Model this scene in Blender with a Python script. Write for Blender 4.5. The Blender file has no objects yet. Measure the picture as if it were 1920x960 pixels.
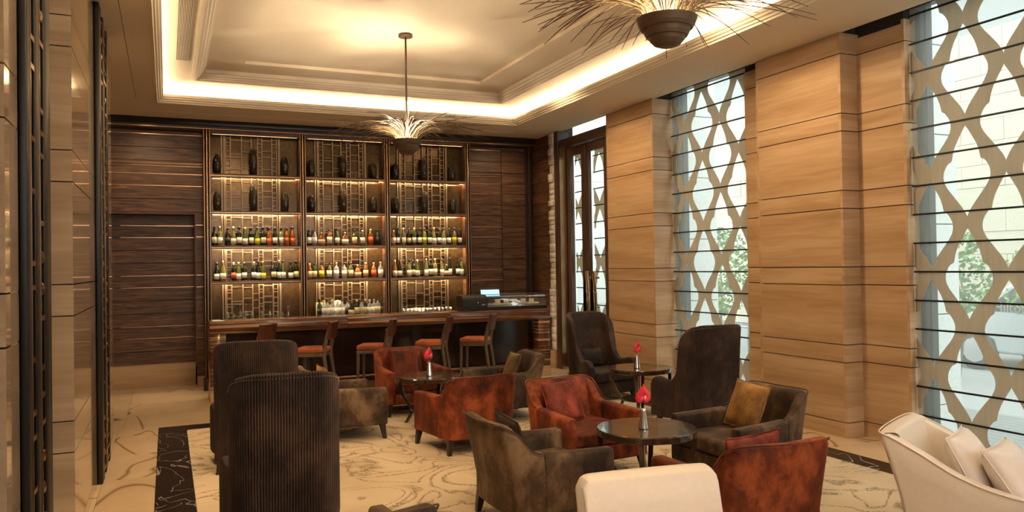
import bpy, bmesh, math, random
from mathutils import Vector, Matrix
random.seed(7)
PI = math.pi
S = bpy.context.scene
COL = S.collection

# ------------------------------------------------------------------ camera
HC = 1.72
def cam_axes(yaw, pitch, roll):
    cy, sy = math.cos(yaw), math.sin(yaw); cp, sp = math.cos(pitch), math.sin(pitch)
    f = Vector((sy*cp, cy*cp, sp)); r = Vector((cy, -sy, 0)); u = r.cross(f)
    cr, sr = math.cos(roll), math.sin(roll)
    return cr*r+sr*u, -sr*r+cr*u, f
r_, u_, f_ = cam_axes(math.radians(23.955), math.radians(.721), math.radians(-.91))
cam_d = bpy.data.cameras.new('camera'); cam = bpy.data.objects.new('camera', cam_d); COL.objects.link(cam)
cam.matrix_world = Matrix(((r_.x, u_.x, -f_.x, 0), (r_.y, u_.y, -f_.y, 0), (r_.z, u_.z, -f_.z, HC), (0, 0, 0, 1)))
cam_d.sensor_width = 36; cam_d.lens = 36*1457.09/1920; cam_d.clip_start = .05
S.camera = cam

# ------------------------------------------------------------------ exposure, sky, big lights
S.view_settings.view_transform = 'Standard'; S.view_settings.look = 'None'
S.view_settings.gamma = 1; S.view_settings.exposure = 1.08
W = bpy.data.worlds.new('overcast_sky'); S.world = W; W.use_nodes = True
bg = W.node_tree.nodes['Background']; bg.inputs[0].default_value = (.97, .99, 1, 1); bg.inputs[1].default_value = 2.7

def area(name, loc, sx, sy, energy, col, rot=(0, 0, 0), portal=False, spread=PI):
    l = bpy.data.lights.new(name, 'AREA'); l.shape = 'RECTANGLE'; l.size = sx; l.size_y = sy
    l.energy = energy; l.color = col; l.spread = spread
    if portal: l.cycles.is_portal = True
    o = bpy.data.objects.new(name, l); COL.objects.link(o); o.location = loc; o.rotation_euler = rot; return o
def spot(name, loc, aim, energy, col, size=60, blend=.6, rad=.06):
    l = bpy.data.lights.new(name, 'SPOT'); l.energy = energy; l.color = col
    l.spot_size = math.radians(size); l.spot_blend = blend; l.shadow_soft_size = rad
    o = bpy.data.objects.new(name, l); COL.objects.link(o); o.location = loc
    o.rotation_euler = (Vector(aim)-Vector(loc)).to_track_quat('-Z', 'Y').to_euler(); return o
WARM = (1, .70, .40); WARM2 = (1, .80, .56)
for n, (y0, y1) in enumerate(((1.6, 5.05), (5.75, 8.75), (9.95, 11.6))):
    area('window_portal', (6.6, (y0+y1)/2, 2), 3.9, y1-y0, 1, (1, 1, 1), (0, PI/2, 0), portal=True)
# warm spots without fixtures: assumed room downlights, plus washes added on piers and walls
for (x, y, e, ax, ay) in ((-.15, 7.9, 100, 1.2, 8.0), (1.2, 2.6, 110, 1.5, 5.2), (2.9, 1.6, 90, 3.0, 4.6), (5.35, 7.4, 30, 4.2, 7.6),
                          (5.35, 4.4, 30, 4.0, 4.6), (.3, 11.5, 55, .6, 10.6), (2.5, 11.5, 35, 2.6, 9.4), (4.6, 11.5, 20, 4.2, 9.6), (-.1, 5.2, 70, .9, 6.5),
                          (4.3, 5.95, 90, 6.0, 5.9), (4.3, 9.4, 80, 5.95, 9.35), (-.25, 11.55, 26, -.2, 12.5), (5.3, 11.55, 22, 5.2, 12.5), (1.3, 6.0, 90, -.5, 7.5), (2.0, 3.0, 90, -.5, 5.0)):
    spot('downlight_fill', (x, y, 3.9 if not (0 < x < 5 and y < 11) else 4.1), (ax, ay, .3 if 0 < ax < 5 else 1.6), e, WARM, 75 if 0 < ax < 5 else 125, 1, .08)
area('rear_fill', (2.6, -2.6, 2.9), 6, 1.8, 55, (.96, .97, 1), (math.radians(68), 0, 0))  # added fill behind the camera, stands in for the unseen lit lobby
# cove light tubes laid on the lip of the coffer
CX0, CX1, CY0, CY1 = -.12, 5.07, -1.6, 11.13

# ------------------------------------------------------------------ materials
MATS = {}
def nt(name):
    m = bpy.data.materials.new(name); m.use_nodes = True; t = m.node_tree
    return m, t, t.nodes['Principled BSDF']
def N(t, typ, **kw):
    n = t.nodes.new(typ)
    for k, v in kw.items():
        if k in n.inputs: n.inputs[k].default_value = v
        else: setattr(n, k, v)
    return n
def coords(t, scale, uv=False, rnd=True):
    tc = t.nodes.new('ShaderNodeTexCoord'); out = tc.outputs['UV' if uv else 'Object']
    if rnd:
        oi = t.nodes.new('ShaderNodeObjectInfo'); ml = N(t, 'ShaderNodeMath', operation='MULTIPLY'); ml.inputs[1].default_value = 37
        t.links.new(oi.outputs['Random'], ml.inputs[0])
        ad = N(t, 'ShaderNodeVectorMath', operation='ADD'); t.links.new(out, ad.inputs[0]); t.links.new(ml.outputs[0], ad.inputs[1]); out = ad.outputs[0]
    mp = t.nodes.new('ShaderNodeMapping'); mp.inputs['Scale'].default_value = scale; t.links.new(out, mp.inputs[0])
    return mp.outputs[0]
def ramp(t, fac, stops):
    r = t.nodes.new('ShaderNodeValToRGB'); el = r.color_ramp.elements
    while len(el) < len(stops): el.new(.5)
    for e, (p, c) in zip(el, stops): e.position = p; e.color = (*c, 1) if len(c) == 3 else c
    t.links.new(fac, r.inputs[0]); return r.outputs[0]
def bump(t, b, h, strength, dist=.01):
    bp = t.nodes.new('ShaderNodeBump'); bp.inputs['Strength'].default_value = strength; bp.inputs['Distance'].default_value = dist
    t.links.new(h, bp.inputs['Height']); t.links.new(bp.outputs[0], b.inputs['Normal'])
def plain(name, c, rough=.5, metal=0, var=1, **kw):
    m, t, b = nt(name); b.inputs['Roughness'].default_value = rough; b.inputs['Metallic'].default_value = metal
    cc = coords(t, (9, 9, 9)); n = N(t, 'ShaderNodeTexNoise', Scale=4.0, Detail=3.0); t.links.new(cc, n.inputs[0])
    t.links.new(ramp(t, n.outputs[0], ((.3, tuple(x*(1-.1*var) for x in c)), (.7, tuple(min(1, x*(1+.08*var)) for x in c)))), b.inputs['Base Color'])
    for k, v in kw.items(): b.inputs[k.replace('_', ' ')].default_value = v
    MATS[name] = m; return m
def grain(name, stops, scale, rough=.35, bmp=.15, dist=2.5, nscale=1.0, detail=6, wave=None, coat=0, metal=0):
    m, t, b = nt(name); cc = coords(t, scale)
    n = N(t, 'ShaderNodeTexNoise', Scale=nscale, Detail=float(detail), Distortion=float(dist)); t.links.new(cc, n.inputs[0])
    f = n.outputs[0]
    if wave:
        w = N(t, 'ShaderNodeTexWave', Scale=wave[0], Distortion=wave[1], Detail=3.0); w.bands_direction = 'Z'; w.inputs['Detail Scale'].default_value = wave[2]
        cc2 = coords(t, wave[3]); t.links.new(cc2, w.inputs[0])
        mx = N(t, 'ShaderNodeMix'); mx.inputs[0].default_value = wave[4]; t.links.new(f, mx.inputs[2]); t.links.new(w.outputs['Fac'], mx.inputs[3]); f = mx.outputs[0]
    t.links.new(ramp(t, f, stops), b.inputs['Base Color']); b.inputs['Roughness'].default_value = rough
    b.inputs['Coat Weight'].default_value = coat; b.inputs['Metallic'].default_value = metal
    if bmp: bump(t, b, f, bmp, .004)
    MATS[name] = m; return m
stone = grain('honey_stone', ((.2, (.37, .225, .11)), (.5, (.49, .32, .175)), (.8, (.60, .43, .26))), (.55, .55, 8), .38, .03, .8, 2.2, 9, wave=(.5, 14, .6, (.3, .3, 1.6), .22))
stone_p = grain('polished_stone', ((.2, (.32, .23, .14)), (.5, (.42, .31, .20)), (.8, (.52, .40, .27))), (.55, .55, 8), .09, .0, .8, 2.2, 9, wave=(.5, 14, .6, (.3, .3, 1.6), .22), coat=.6)
wood = grain('dark_plank_wood', ((.3, (.030, .014, .007)), (.52, (.11, .052, .023)), (.75, (.22, .11, .05))), (1.3, 1.3, 16), .45, .25, 1.6, 1.4, 8)
wood_d = grain('espresso_wood', ((.3, (.014, .009, .006)), (.7, (.035, .022, .015))), (2, 2, 20), .3, .1, 1, 1.4, 6)
door_w = grain('red_brown_door_wood', ((.3, (.05, .026, .017)), (.7, (.11, .06, .04))), (14, 14, 1.2), .28, .1, 1, 1.4, 6)
table_w = grain('table_wood', ((.3, (.030, .016, .010)), (.7, (.06, .034, .02))), (14, 1.5, 2), .12, .02, 1, 1.4, 6, coat=.6)
stool_w = grain('stool_wood', ((.3, (.09, .06, .038)), (.7, (.16, .11, .07))), (8, 8, 1.5), .4, .1, 1, 1.4, 6)
onyx = grain('striped_onyx', ((.28, (.05, .015, .008)), (.40, (.15, .055, .025)), (.5, (.07, .025, .012)), (.58, (.36, .19, .09)), (.64, (.62, .42, .24)), (.72, (.20, .08, .04)), (.85, (.45, .26, .13))), (.35, .8, 17), .22, .0, .5, 1.3, 6, coat=.15)
crystal = grain('pale_glass_brick', ((.3, (.6, .54, .46)), (.7, (.9, .85, .78))), (5, 5, 5), .12, .2, 1, 1.4, 3)
brass = plain('bronze_metal', (.40, .23, .12), .28, 1); copper = plain('copper_trim', (.72, .40, .22), .25, 1)
black = plain('black_steel', (.012, .011, .010), .45, .2); reedm = plain('aged_brass_reed', (.11, .07, .03), .5, .35)
bowlm = plain('dark_bronze_bowl', (.13, .09, .055), .5, .6); lattm = plain('bronze_lattice', (.24, .16, .09), .38, .75)
chrome = plain('chrome', (.8, .8, .8), .06, 1); silver = plain('brushed_steel', (.55, .55, .55), .25, 1)
paint = plain('cream_ceiling_paint', (.78, .67, .51), .7, var=.15); paint2 = plain('white_plaster', (.74, .66, .54), .6, var=.1)
dkp = plain('dark_recess', (.04, .032, .025), .8)
white_wall = plain('white_cladding', (.66, .68, .67), .5); ltr = plain('etched_glass_letter', (.85, .9, .88), .5)
capm = plain('bottle_cap', (.05, .01, .01), .3); capw = plain('cap_gold', (.6, .45, .2), .3, .6); capb = plain('cap_black', (.01, .01, .01), .3)
paperw = plain('white_paper', (.85, .87, .9), .6); screenm = plain('monitor_casing', (.03, .03, .035), .3)
sashimi = plain('cream_food', (.75, .62, .42), .5)
red = plain('pink_red_spathe', (.80, .045, .075), .3, 0, var=2.5); spx = plain('cream_spadix', (.85, .55, .3), .5); stem = plain('green_stem', (.12, .25, .06), .5)
brickm = plain('tan_wall_stone', (.42, .385, .30), .8); deck = plain('grey_deck_board', (.17, .18, .18), .6); asph = plain('grey_paving', (.25, .26, .26), .8)
leafm = plain('garden_leaf', (.10, .22, .05), .5); leaf2 = plain('pale_garden_leaf', (.25, .40, .10), .5); bark = plain('tree_bark', (.16, .13, .10), .8)
carp = plain('silver_car_paint', (.5, .54, .55), .25, .4); tyre = plain('tyre_rubber', (.03, .03, .03), .8); cglass = plain('car_glass', (.05, .07, .08), .05)
bluep = plain('blue_grey_cover', (.20, .27, .30), .6)

def emis(name, c, s):
    m = bpy.data.materials.new(name); m.use_nodes = True; t = m.node_tree; t.nodes.clear()
    e = N(t, 'ShaderNodeEmission', Strength=s); e.inputs[0].default_value = (*c, 1); o = t.nodes.new('ShaderNodeOutputMaterial'); t.links.new(e.outputs[0], o.inputs[0])
    MATS[name] = m; return m
cove_e = emis('warm_cove_tube', (1, .78, .50), 19); led_e = emis('warm_led', (1, .74, .42), 1.6); scr_e = emis('screen_glow', (.35, .6, .85), 1.0); bulb_e = emis('warm_bulb', (1, .72, .4), 12)
glow_r = emis('amber_glow', (1, .36, .10), 14)  # for the added glow boxes at the right end of each bay

def velvet(name, dark, mid, light, rib=0, sheen=.42, nsc=3.4):
    m, t, b = nt(name); cc = coords(t, (1, 1, .7))
    n = N(t, 'ShaderNodeTexNoise', Scale=nsc, Detail=8.0, Roughness=.68, Distortion=.15); t.links.new(cc, n.inputs[0])
    colr = ramp(t, n.outputs[0], ((.38, dark), (.51, mid), (.64, light))); b.inputs['Roughness'].default_value = .62
    b.inputs['Sheen Weight'].default_value = sheen; b.inputs['Sheen Roughness'].default_value = .35
    b.inputs['Sheen Tint'].default_value = (*[min(1, x*3+.1) for x in mid], 1); b.inputs['Specular IOR Level'].default_value = .25
    if rib:
        u = coords(t, (1, 1, 1), uv=True, rnd=False); sx = t.nodes.new('ShaderNodeSeparateXYZ'); t.links.new(u, sx.inputs[0])
        n2 = N(t, 'ShaderNodeTexNoise', Scale=6.0, Detail=2.0); t.links.new(cc, n2.inputs[0])
        a = N(t, 'ShaderNodeMath', operation='MULTIPLY_ADD'); a.inputs[1].default_value = rib
        nn = N(t, 'ShaderNodeMath', operation='MULTIPLY'); nn.inputs[1].default_value = 2.5; t.links.new(n2.outputs[0], nn.inputs[0])
        t.links.new(sx.outputs[0], a.inputs[0]); t.links.new(nn.outputs[0], a.inputs[2])
        s = N(t, 'ShaderNodeMath', operation='SINE'); t.links.new(a.outputs[0], s.inputs[0])
        mx = N(t, 'ShaderNodeMix'); mx.data_type = 'RGBA'; mr = N(t, 'ShaderNodeMapRange'); mr.inputs[1].default_value = -.2; mr.inputs[2].default_value = 1
        t.links.new(s.outputs[0], mr.inputs[0]); t.links.new(mr.outputs[0], mx.inputs[0]); t.links.new(colr, mx.inputs[6])
        h = N(t, 'ShaderNodeHueSaturation'); h.inputs['Value'].default_value = 1.9; h.inputs['Saturation'].default_value = .8; t.links.new(colr, h.inputs['Color']); t.links.new(h.outputs[0], mx.inputs[7])
        colr = mx.outputs[2]; bump(t, b, s.outputs[0], .8, .006)
    t.links.new(colr, b.inputs['Base Color']); MATS[name] = m; return m
v_rust = velvet('rust_velvet', (.045, .008, .003), (.155, .031, .009), (.36, .085, .024))
v_olive = velvet('olive_velvet', (.020, .011, .006), (.072, .041, .020), (.20, .125, .066))
v_gold = velvet('gold_velvet', (.16, .075, .02), (.33, .17, .05), (.45, .25, .08))
v_olive2 = velvet('olive_cushion_velvet', (.06, .035, .012), (.16, .10, .035), (.26, .16, .06))
v_brown = velvet('brown_velvet', (.012, .008, .006), (.034, .019, .013), (.08, .045, .03), sheen=.3)
v_cord = velvet('brown_corduroy', (.010, .0055, .004), (.026, .014, .010), (.062, .032, .020), rib=380, sheen=.25)
v_red = velvet('brick_red_velvet', (.06, .010, .006), (.19, .034, .018), (.38, .08, .04))
v_tan = velvet('brown_leather', (.05, .03, .018), (.10, .065, .04), (.15, .10, .06))
seat_o = velvet('orange_seat_fabric', (.22, .05, .016), (.36, .09, .028), (.5, .15, .05))
seat_l = grain('stool_leather', ((.3, (.06, .018, .008)), (.7, (.12, .036, .016))), (4, 4, 4), .35, .1, 1, 1.4, 5)
cream = plain('cream_satin', (.80, .70, .58), .38, 0, var=.25, Sheen_Weight=.3); cream_s = plain('cream_silk_cushion', (.85, .77, .69), .36, 0, var=.25, Sheen_Weight=.4)
nail = plain('nailhead', (.6, .5, .42), .3, 1)

def marble(name, base, dark, vein, sc, w, rough=.08, spec=.5):
    m, t, b = nt(name); cc = coords(t, (sc, sc*.55, sc))
    n = N(t, 'ShaderNodeTexNoise', Scale=.7, Detail=2.5, Distortion=.9, Roughness=.45); t.links.new(cc, n.inputs[0])
    s = N(t, 'ShaderNodeMath', operation='SUBTRACT'); s.inputs[1].default_value = .5; t.links.new(n.outputs[0], s.inputs[0])
    a = N(t, 'ShaderNodeMath', operation='ABSOLUTE'); t.links.new(s.outputs[0], a.inputs[0])
    c = ramp(t, a.outputs[0], ((0, vein), (w, base), (1, base)))
    n2 = N(t, 'ShaderNodeTexNoise', Scale=3.0, Detail=6.0); t.links.new(cc, n2.inputs[0])
    mx = N(t, 'ShaderNodeMix'); mx.data_type = 'RGBA'; mx.blend_type = 'MULTIPLY'; mx.inputs[0].default_value = 1
    t.links.new(c, mx.inputs[6]); t.links.new(ramp(t, n2.outputs[0], ((.3, dark), (.7, (1, 1, 1)))), mx.inputs[7])
    t.links.new(mx.outputs[2], b.inputs['Base Color']); b.inputs['Roughness'].default_value = rough; b.inputs['Specular IOR Level'].default_value = spec; MATS[name] = m; return m
floor_m = marble('cream_marble', (.66, .51, .33), (.84, .80, .74), (.26, .16, .08), .8, .006, .12)
black_m = marble('black_marble', (.022, .015, .012), (.5, .5, .5), (.42, .36, .32), 4.0, .006, .22, .15)

# carpet
m, t, b = nt('patterned_carpet'); cc = coords(t, (1, 1, 1), rnd=False)
wn = N(t, 'ShaderNodeTexNoise', Scale=1.35, Detail=1.5, Distortion=1.5); t.links.new(cc, wn.inputs[0])
def lines(val, c, w):
    s = N(t, 'ShaderNodeMath', operation='SUBTRACT'); s.inputs[1].default_value = c; t.links.new(val, s.inputs[0])
    a = N(t, 'ShaderNodeMath', operation='ABSOLUTE'); t.links.new(s.outputs[0], a.inputs[0])
    mr = N(t, 'ShaderNodeMapRange'); mr.inputs[1].default_value = 0; mr.inputs[2].default_value = w; mr.inputs[3].default_value = 1; mr.inputs[4].default_value = 0; t.links.new(a.outputs[0], mr.inputs[0]); return mr.outputs[0]
l1 = lines(wn.outputs[0], .45, .026); l2 = lines(wn.outputs[0], .58, .030)
mxl = N(t, 'ShaderNodeMath', operation='MAXIMUM'); t.links.new(l1, mxl.inputs[0]); t.links.new(l2, mxl.inputs[1])
ptc = N(t, 'ShaderNodeTexNoise', Scale=60.0, Detail=2.0); t.links.new(cc, ptc.inputs[0])
ml = N(t, 'ShaderNodeMath', operation='MULTIPLY'); t.links.new(mxl.outputs[0], ml.inputs[0]); pr = N(t, 'ShaderNodeMapRange'); pr.inputs[1].default_value = .38; pr.inputs[2].default_value = .55; t.links.new(ptc.outputs[0], pr.inputs[0]); t.links.new(pr.outputs[0], ml.inputs[1])
big = N(t, 'ShaderNodeTexNoise', Scale=1.2, Detail=4.0); t.links.new(cc, big.inputs[0])
basec = ramp(t, big.outputs[0], ((.3, (.47, .37, .24)), (.7, (.62, .51, .35))))
mx = N(t, 'ShaderNodeMix'); mx.data_type = 'RGBA'; t.links.new(ml.outputs[0], mx.inputs[0]); t.links.new(basec, mx.inputs[6]); mx.inputs[7].default_value = (.17, .115, .06, 1)
t.links.new(mx.outputs[2], b.inputs['Base Color']); b.inputs['Roughness'].default_value = .9; bump(t, b, ml.outputs[0], .3, .01); carpet_m = m

# sheer blind cloth and the denser printed bands
def sheer(name, c, tr, tl):
    m = bpy.data.materials.new(name); m.use_nodes = True; t = m.node_tree; t.nodes.clear()
    o = t.nodes.new('ShaderNodeOutputMaterial'); a = t.nodes.new('ShaderNodeBsdfTransparent'); d = t.nodes.new('ShaderNodeBsdfDiffuse'); l = t.nodes.new('ShaderNodeBsdfTranslucent')
    cc = coords(t, (30, 30, 1.2), rnd=False); n = N(t, 'ShaderNodeTexNoise', Scale=1.0, Detail=2.0); t.links.new(cc, n.inputs[0])
    cr = ramp(t, n.outputs[0], ((.3, tuple(x*.9 for x in c)), (.7, c))); t.links.new(cr, d.inputs[0]); t.links.new(cr, l.inputs[0])
    m1 = N(t, 'ShaderNodeMixShader'); m1.inputs[0].default_value = tl; t.links.new(d.outputs[0], m1.inputs[1]); t.links.new(l.outputs[0], m1.inputs[2])
    m2 = N(t, 'ShaderNodeMixShader'); m2.inputs[0].default_value = 1-tr; t.links.new(a.outputs[0], m2.inputs[1]); t.links.new(m1.outputs[0], m2.inputs[2])
    t.links.new(m2.outputs[0], o.inputs[0]); return m
sheer_m = sheer('sheer_voile', (.74, .80, .76), .70, .6); band_m = sheer('printed_beige_band', (.60, .51, .39), .10, .6)
def glassy(name, c, a, rough=.03):
    m = bpy.data.materials.new(name); m.use_nodes = True; t = m.node_tree; t.nodes.clear()
    o = t.nodes.new('ShaderNodeOutputMaterial'); tr = t.nodes.new('ShaderNodeBsdfTransparent'); tr.inputs[0].default_value = (*c, 1); g = N(t, 'ShaderNodeBsdfGlossy', Roughness=rough)
    fr = t.nodes.new('ShaderNodeFresnel'); ad = N(t, 'ShaderNodeMath', operation='ADD'); ad.inputs[1].default_value = a; ge = t.nodes.new('ShaderNodeNewGeometry'); iv = N(t, 'ShaderNodeMath', operation='SUBTRACT'); iv.inputs[0].default_value = 1; t.links.new(ge.outputs['Backfacing'], iv.inputs[1]); mu = N(t, 'ShaderNodeMath', operation='MULTIPLY'); t.links.new(fr.outputs[0], mu.inputs[0]); t.links.new(iv.outputs[0], mu.inputs[1]); t.links.new(mu.outputs[0], ad.inputs[0])
    mx = t.nodes.new('ShaderNodeMixShader'); t.links.new(ad.outputs[0], mx.inputs[0]); t.links.new(tr.outputs[0], mx.inputs[1]); t.links.new(g.outputs[0], mx.inputs[2]); t.links.new(mx.outputs[0], o.inputs[0]); return m
pane_m = glassy('window_glass', (.93, .98, .96), 0); clear_m = glassy('clear_glass', (.90, .93, .92), .16); vase_g = glassy('smoky_glass', (.16, .15, .12), .10)
mirror_m = grain('antique_bronze_mirror', ((.3, (.045, .026, .009)), (.7, (.11, .062, .022))), (9, 9, 9), .16, .0, 1, 2.2, 7, metal=.5)
b_dark = plain('dark_green_glass', (.008, .012, .006), .06); b_pale = plain('pale_golden_glass', (.40, .36, .10), .06, 0, Transmission_Weight=.55)
b_amber = plain('amber_glass', (.50, .17, .03), .06, 0, Transmission_Weight=.5); b_clear = plain('clear_bottle_glass', (.72, .74, .72), .06, 0, Transmission_Weight=.6)
b_green = plain('green_glass', (.03, .12, .03), .06, 0, Transmission_Weight=.3); b_olive = plain('olive_glass', (.14, .15, .03), .06, 0, Transmission_Weight=.4)
lab_w = plain('white_label', (.86, .83, .72), .5); lab_y = plain('yellow_label', (.80, .70, .06), .5); lab_r = plain('orange_label', (.70, .14, .05), .5); lab_c = plain('cream_label', (.75, .62, .36), .5); lab_k = plain('dark_label', (.02, .02, .02), .4)

# ------------------------------------------------------------------ mesh helpers
class MB:
    def __init__(s): s.v = []; s.f = []; s.uv = None
    def add(s, vs, fs):
        n = len(s.v); s.v += [tuple(v) for v in vs]; s.f += [tuple(i+n for i in f) for f in fs]; return s
    def box(s, x0, x1, y0, y1, z0, z1):
        return s.add([(x, y, z) for z in (z0, z1) for x, y in ((x0, y0), (x1, y0), (x1, y1), (x0, y1))], [(0, 3, 2, 1), (4, 5, 6, 7), (0, 1, 5, 4), (1, 2, 6, 5), (2, 3, 7, 6), (3, 0, 4, 7)])
    def tube(s, pts, r, n=6, cap=True):
        pts = [Vector(p) for p in pts]; rs = r if isinstance(r, (list, tuple)) else [r]*len(pts); base = len(s.v); rings = []
        for i, p in enumerate(pts):
            d = (pts[min(i+1, len(pts)-1)]-pts[max(i-1, 0)]).normalized()
            a = d.cross(Vector((0, 0, 1))) if abs(d.z) < .95 else d.cross(Vector((1, 0, 0))); a.normalize(); b = d.cross(a)
            rings.append([tuple(p+(a*math.cos(2*PI*k/n)+b*math.sin(2*PI*k/n))*rs[i]) for k in range(n)])
        vs = [v for q in rings for v in q]; fs = []
        for i in range(len(pts)-1):
            for k in range(n): fs.append((i*n+k, i*n+(k+1) % n, (i+1)*n+(k+1) % n, (i+1)*n+k))
        if cap: fs.append(tuple(range(n))[::-1]); fs.append(tuple((len(pts)-1)*n+k for k in range(n)))
        return s.add(vs, fs)
    def lathe(s, prof, c=(0, 0, 0), n=24, sx=1, sy=1):
        vs = []; fs = []; m = len(prof)
        for r, z in prof:
            for k in range(n): vs.append((c[0]+r*sx*math.cos(2*PI*k/n), c[1]+r*sy*math.sin(2*PI*k/n), c[2]+z))
        for i in range(m-1):
            for k in range(n): fs.append((i*n+k, i*n+(k+1) % n, (i+1)*n+(k+1) % n, (i+1)*n+k))
        if prof[0][0] > 1e-5: fs.append(tuple(range(n))[::-1])
        if prof[-1][0] > 1e-5: fs.append(tuple((m-1)*n+k for k in range(n)))
        return s.add(vs, fs)
    def prism(s, poly, axis, a, b):
        def P(p, w): return {'x': (w, p[0], p[1]), 'y': (p[0], w, p[1]), 'z': (p[0], p[1], w)}[axis]
        n = len(poly); vs = [P(p, a) for p in poly]+[P(p, b) for p in poly]
        return s.add(vs, [tuple(range(n))[::-1], tuple(range(n, 2*n))]+[(i, (i+1) % n, n+(i+1) % n, n+i) for i in range(n)])
    def mesh(s, name, smooth=False):
        me = bpy.data.meshes.new(name); me.from_pydata(s.v, [], s.f); me.update()
        if s.uv:
            ul = me.uv_layers.new(name='UVMap')
            for lp in me.loops: ul.data[lp.index].uv = s.uv[lp.vertex_index]
        bm = bmesh.new(); bm.from_mesh(me); bmesh.ops.recalc_face_normals(bm, faces=bm.faces); bm.to_mesh(me); bm.free()
        if smooth: me.polygons.foreach_set('use_smooth', [True]*len(me.polygons))
        return me
    def build(s, name, mat, parent=None, smooth=False, bevel=0, seg=2, loc=None, rz=None, auto=None):
        me = s.mesh(name, smooth); me.materials.append(mat); return link(name, me, parent, bevel, seg, loc, rz)
def link(name, me, parent=None, bevel=0, seg=2, loc=None, rz=None):
    o = bpy.data.objects.new(name, me); COL.objects.link(o)
    if parent: o.parent = parent
    if loc: o.location = loc
    if rz is not None: o.rotation_euler = (0, 0, rz)
    if bevel:
        md = o.modifiers.new('bevel', 'BEVEL'); md.width = bevel; md.segments = seg; md.limit_method = 'ANGLE'; md.angle_limit = math.radians(40)
        me.polygons.foreach_set('use_smooth', [True]*len(me.polygons))
        if seg > 1: md.harden_normals = True
    return o
def box(name, mat, x0, x1, y0, y1, z0, z1, parent=None, bevel=0, seg=2): return MB().box(x0, x1, y0, y1, z0, z1).build(name, mat, parent, bevel=bevel, seg=seg)
def tag(o, label, cat, group=None, kind=None):
    o['label'] = label; o['category'] = cat
    if group: o['group'] = group
    if kind: o['kind'] = kind
    return o
def thing(name, label, cat, loc=(0, 0, 0), rz=0, group=None):
    o = bpy.data.objects.new(name, None); COL.objects.link(o); o.empty_display_size = .1; o.location = loc; o.rotation_euler = (0, 0, rz); tag(o, label, cat, group); return o
def struct(o): o['kind'] = 'structure'; return o
def sempty(name):
    o = bpy.data.objects.new(name, None); COL.objects.link(o); o['kind'] = 'structure'; return o
def dup(root, loc, rz, label=None, parent=None):
    c = root.copy(); COL.objects.link(c); c.parent = parent
    if loc is not None: c.location = loc; c.rotation_euler = (0, 0, rz)
    if label: c['label'] = label
    for ch in root.children: 
        d = ch.copy(); COL.objects.link(d); d.parent = c
        for g in ch.children: e = g.copy(); COL.objects.link(e); e.parent = d
    return c

# ================================================================== ROOM SHELL
JZ = [0, .146, .727, .90, 1.48, 1.655, 2.224, 2.40, 2.977, 3.151, 3.732, 3.94]
H = 3.94
# ---- ceiling with coffer
def ring(profile, x0, x1, y0, y1):
    mb = MB(); n = len(profile); vs = []
    for d, z in profile: vs += [(x0+d, y0+d, z), (x1-d, y0+d, z), (x1-d, y1-d, z), (x0+d, y1-d, z)]
    fs = [(i*4+k, i*4+(k+1) % 4, (i+1)*4+(k+1) % 4, (i+1)*4+k) for i in range(n-1) for k in range(4)]
    mb.add(vs, fs); return mb
ceil = sempty('ceiling')
mb = MB()
RX0, RX1, RY0, RY1 = -2.6, 6.02, -3.0, 13.0
mb.box(RX0, CX0, RY0, RY1, H, 4.03).box(CX1, RX1, RY0, RY1, H, 4.03).box(CX0, CX1, CY1, RY1, H, 4.03).box(CX0, CX1, RY0, CY0, H, 4.03)
mb.build('ceiling_border', paint, ceil)
ring([(0, H+.09), (-.0, H-.012), (.025, H-.018), (.032, H), (.05, H+.004), (.055, H+.02), (.075, H+.03), (.082, H+.05), (.095, H+.056), (.10, H+.085), (.092, H+.09), (-.02, H+.09)], CX0, CX1, CY0, CY1).build('lip_molding', paint2, ceil)
ring([(-.14, 4.02), (-.14, 4.16), (.476, 4.16)], CX0, CX1, CY0, CY1).build('cove_soffit', paint2, ceil)
ring([(.425, 4.165), (.425, 4.150), (.465, 4.146), (.476, 4.152), (.49, 4.158), (.50, 4.175), (.52, 4.18), (.535, 4.20), (.555, 4.205), (.565, 4.225), (.585, 4.23), (.585, 4.30)], CX0, CX1, CY0, CY1).build('inner_molding', paint2, ceil)
ring([(.56, 4.275), (1.03, 4.275), (1.03, 4.315), (1.06, 4.315)], CX0, CX1, CY0, CY1).build('tray_border', paint, ceil)
cxm = (CX0+CX1)/2
MB().add([(CX0+1.0, CY0+1.0, 4.315), (CX1-1.0, CY0+1.0, 4.315), (CX1-1.0, CY1-1.0, 4.315), (CX0+1.0, CY1-1.0, 4.315), (cxm, 6.4, 4.34), (cxm, 8.44, 4.345)], [(0, 1, 4), (1, 2, 5, 4), (2, 3, 5), (3, 0, 4, 5)]).build('tray_centre', paint, ceil)
box('ceiling_slab', paint, RX0, 6.46, RY0, RY1, 4.5, 4.6, ceil)
box('joint_groove', dkp, -.345, -.341, -2, 11.0, H-.0015, H+.01, ceil)
MB().box(CX0-.25, CX1+.25, 11.78, 11.80, H-.004, H+.01).build('border_seam', paint2, ceil)
for (a, b_, c, d) in ((CX0-.04, CX0+.0, CY0, CY1), (CX1, CX1+.04, CY0, CY1), (CX0, CX1, CY1, CY1+.04), (CX0, CX1, CY0-.04, CY0)):
    nx = max(1, round(b_-a)); ny = max(1, round(d-c))
    for i in range(nx):
        for j in range(ny): box('cove_light_tube', cove_e, a+(b_-a)*i/nx, a+(b_-a)*(i+1)/nx, c+(d-c)*j/ny, c+(d-c)*(j+1)/ny, 4.032, 4.044, ceil)
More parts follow.
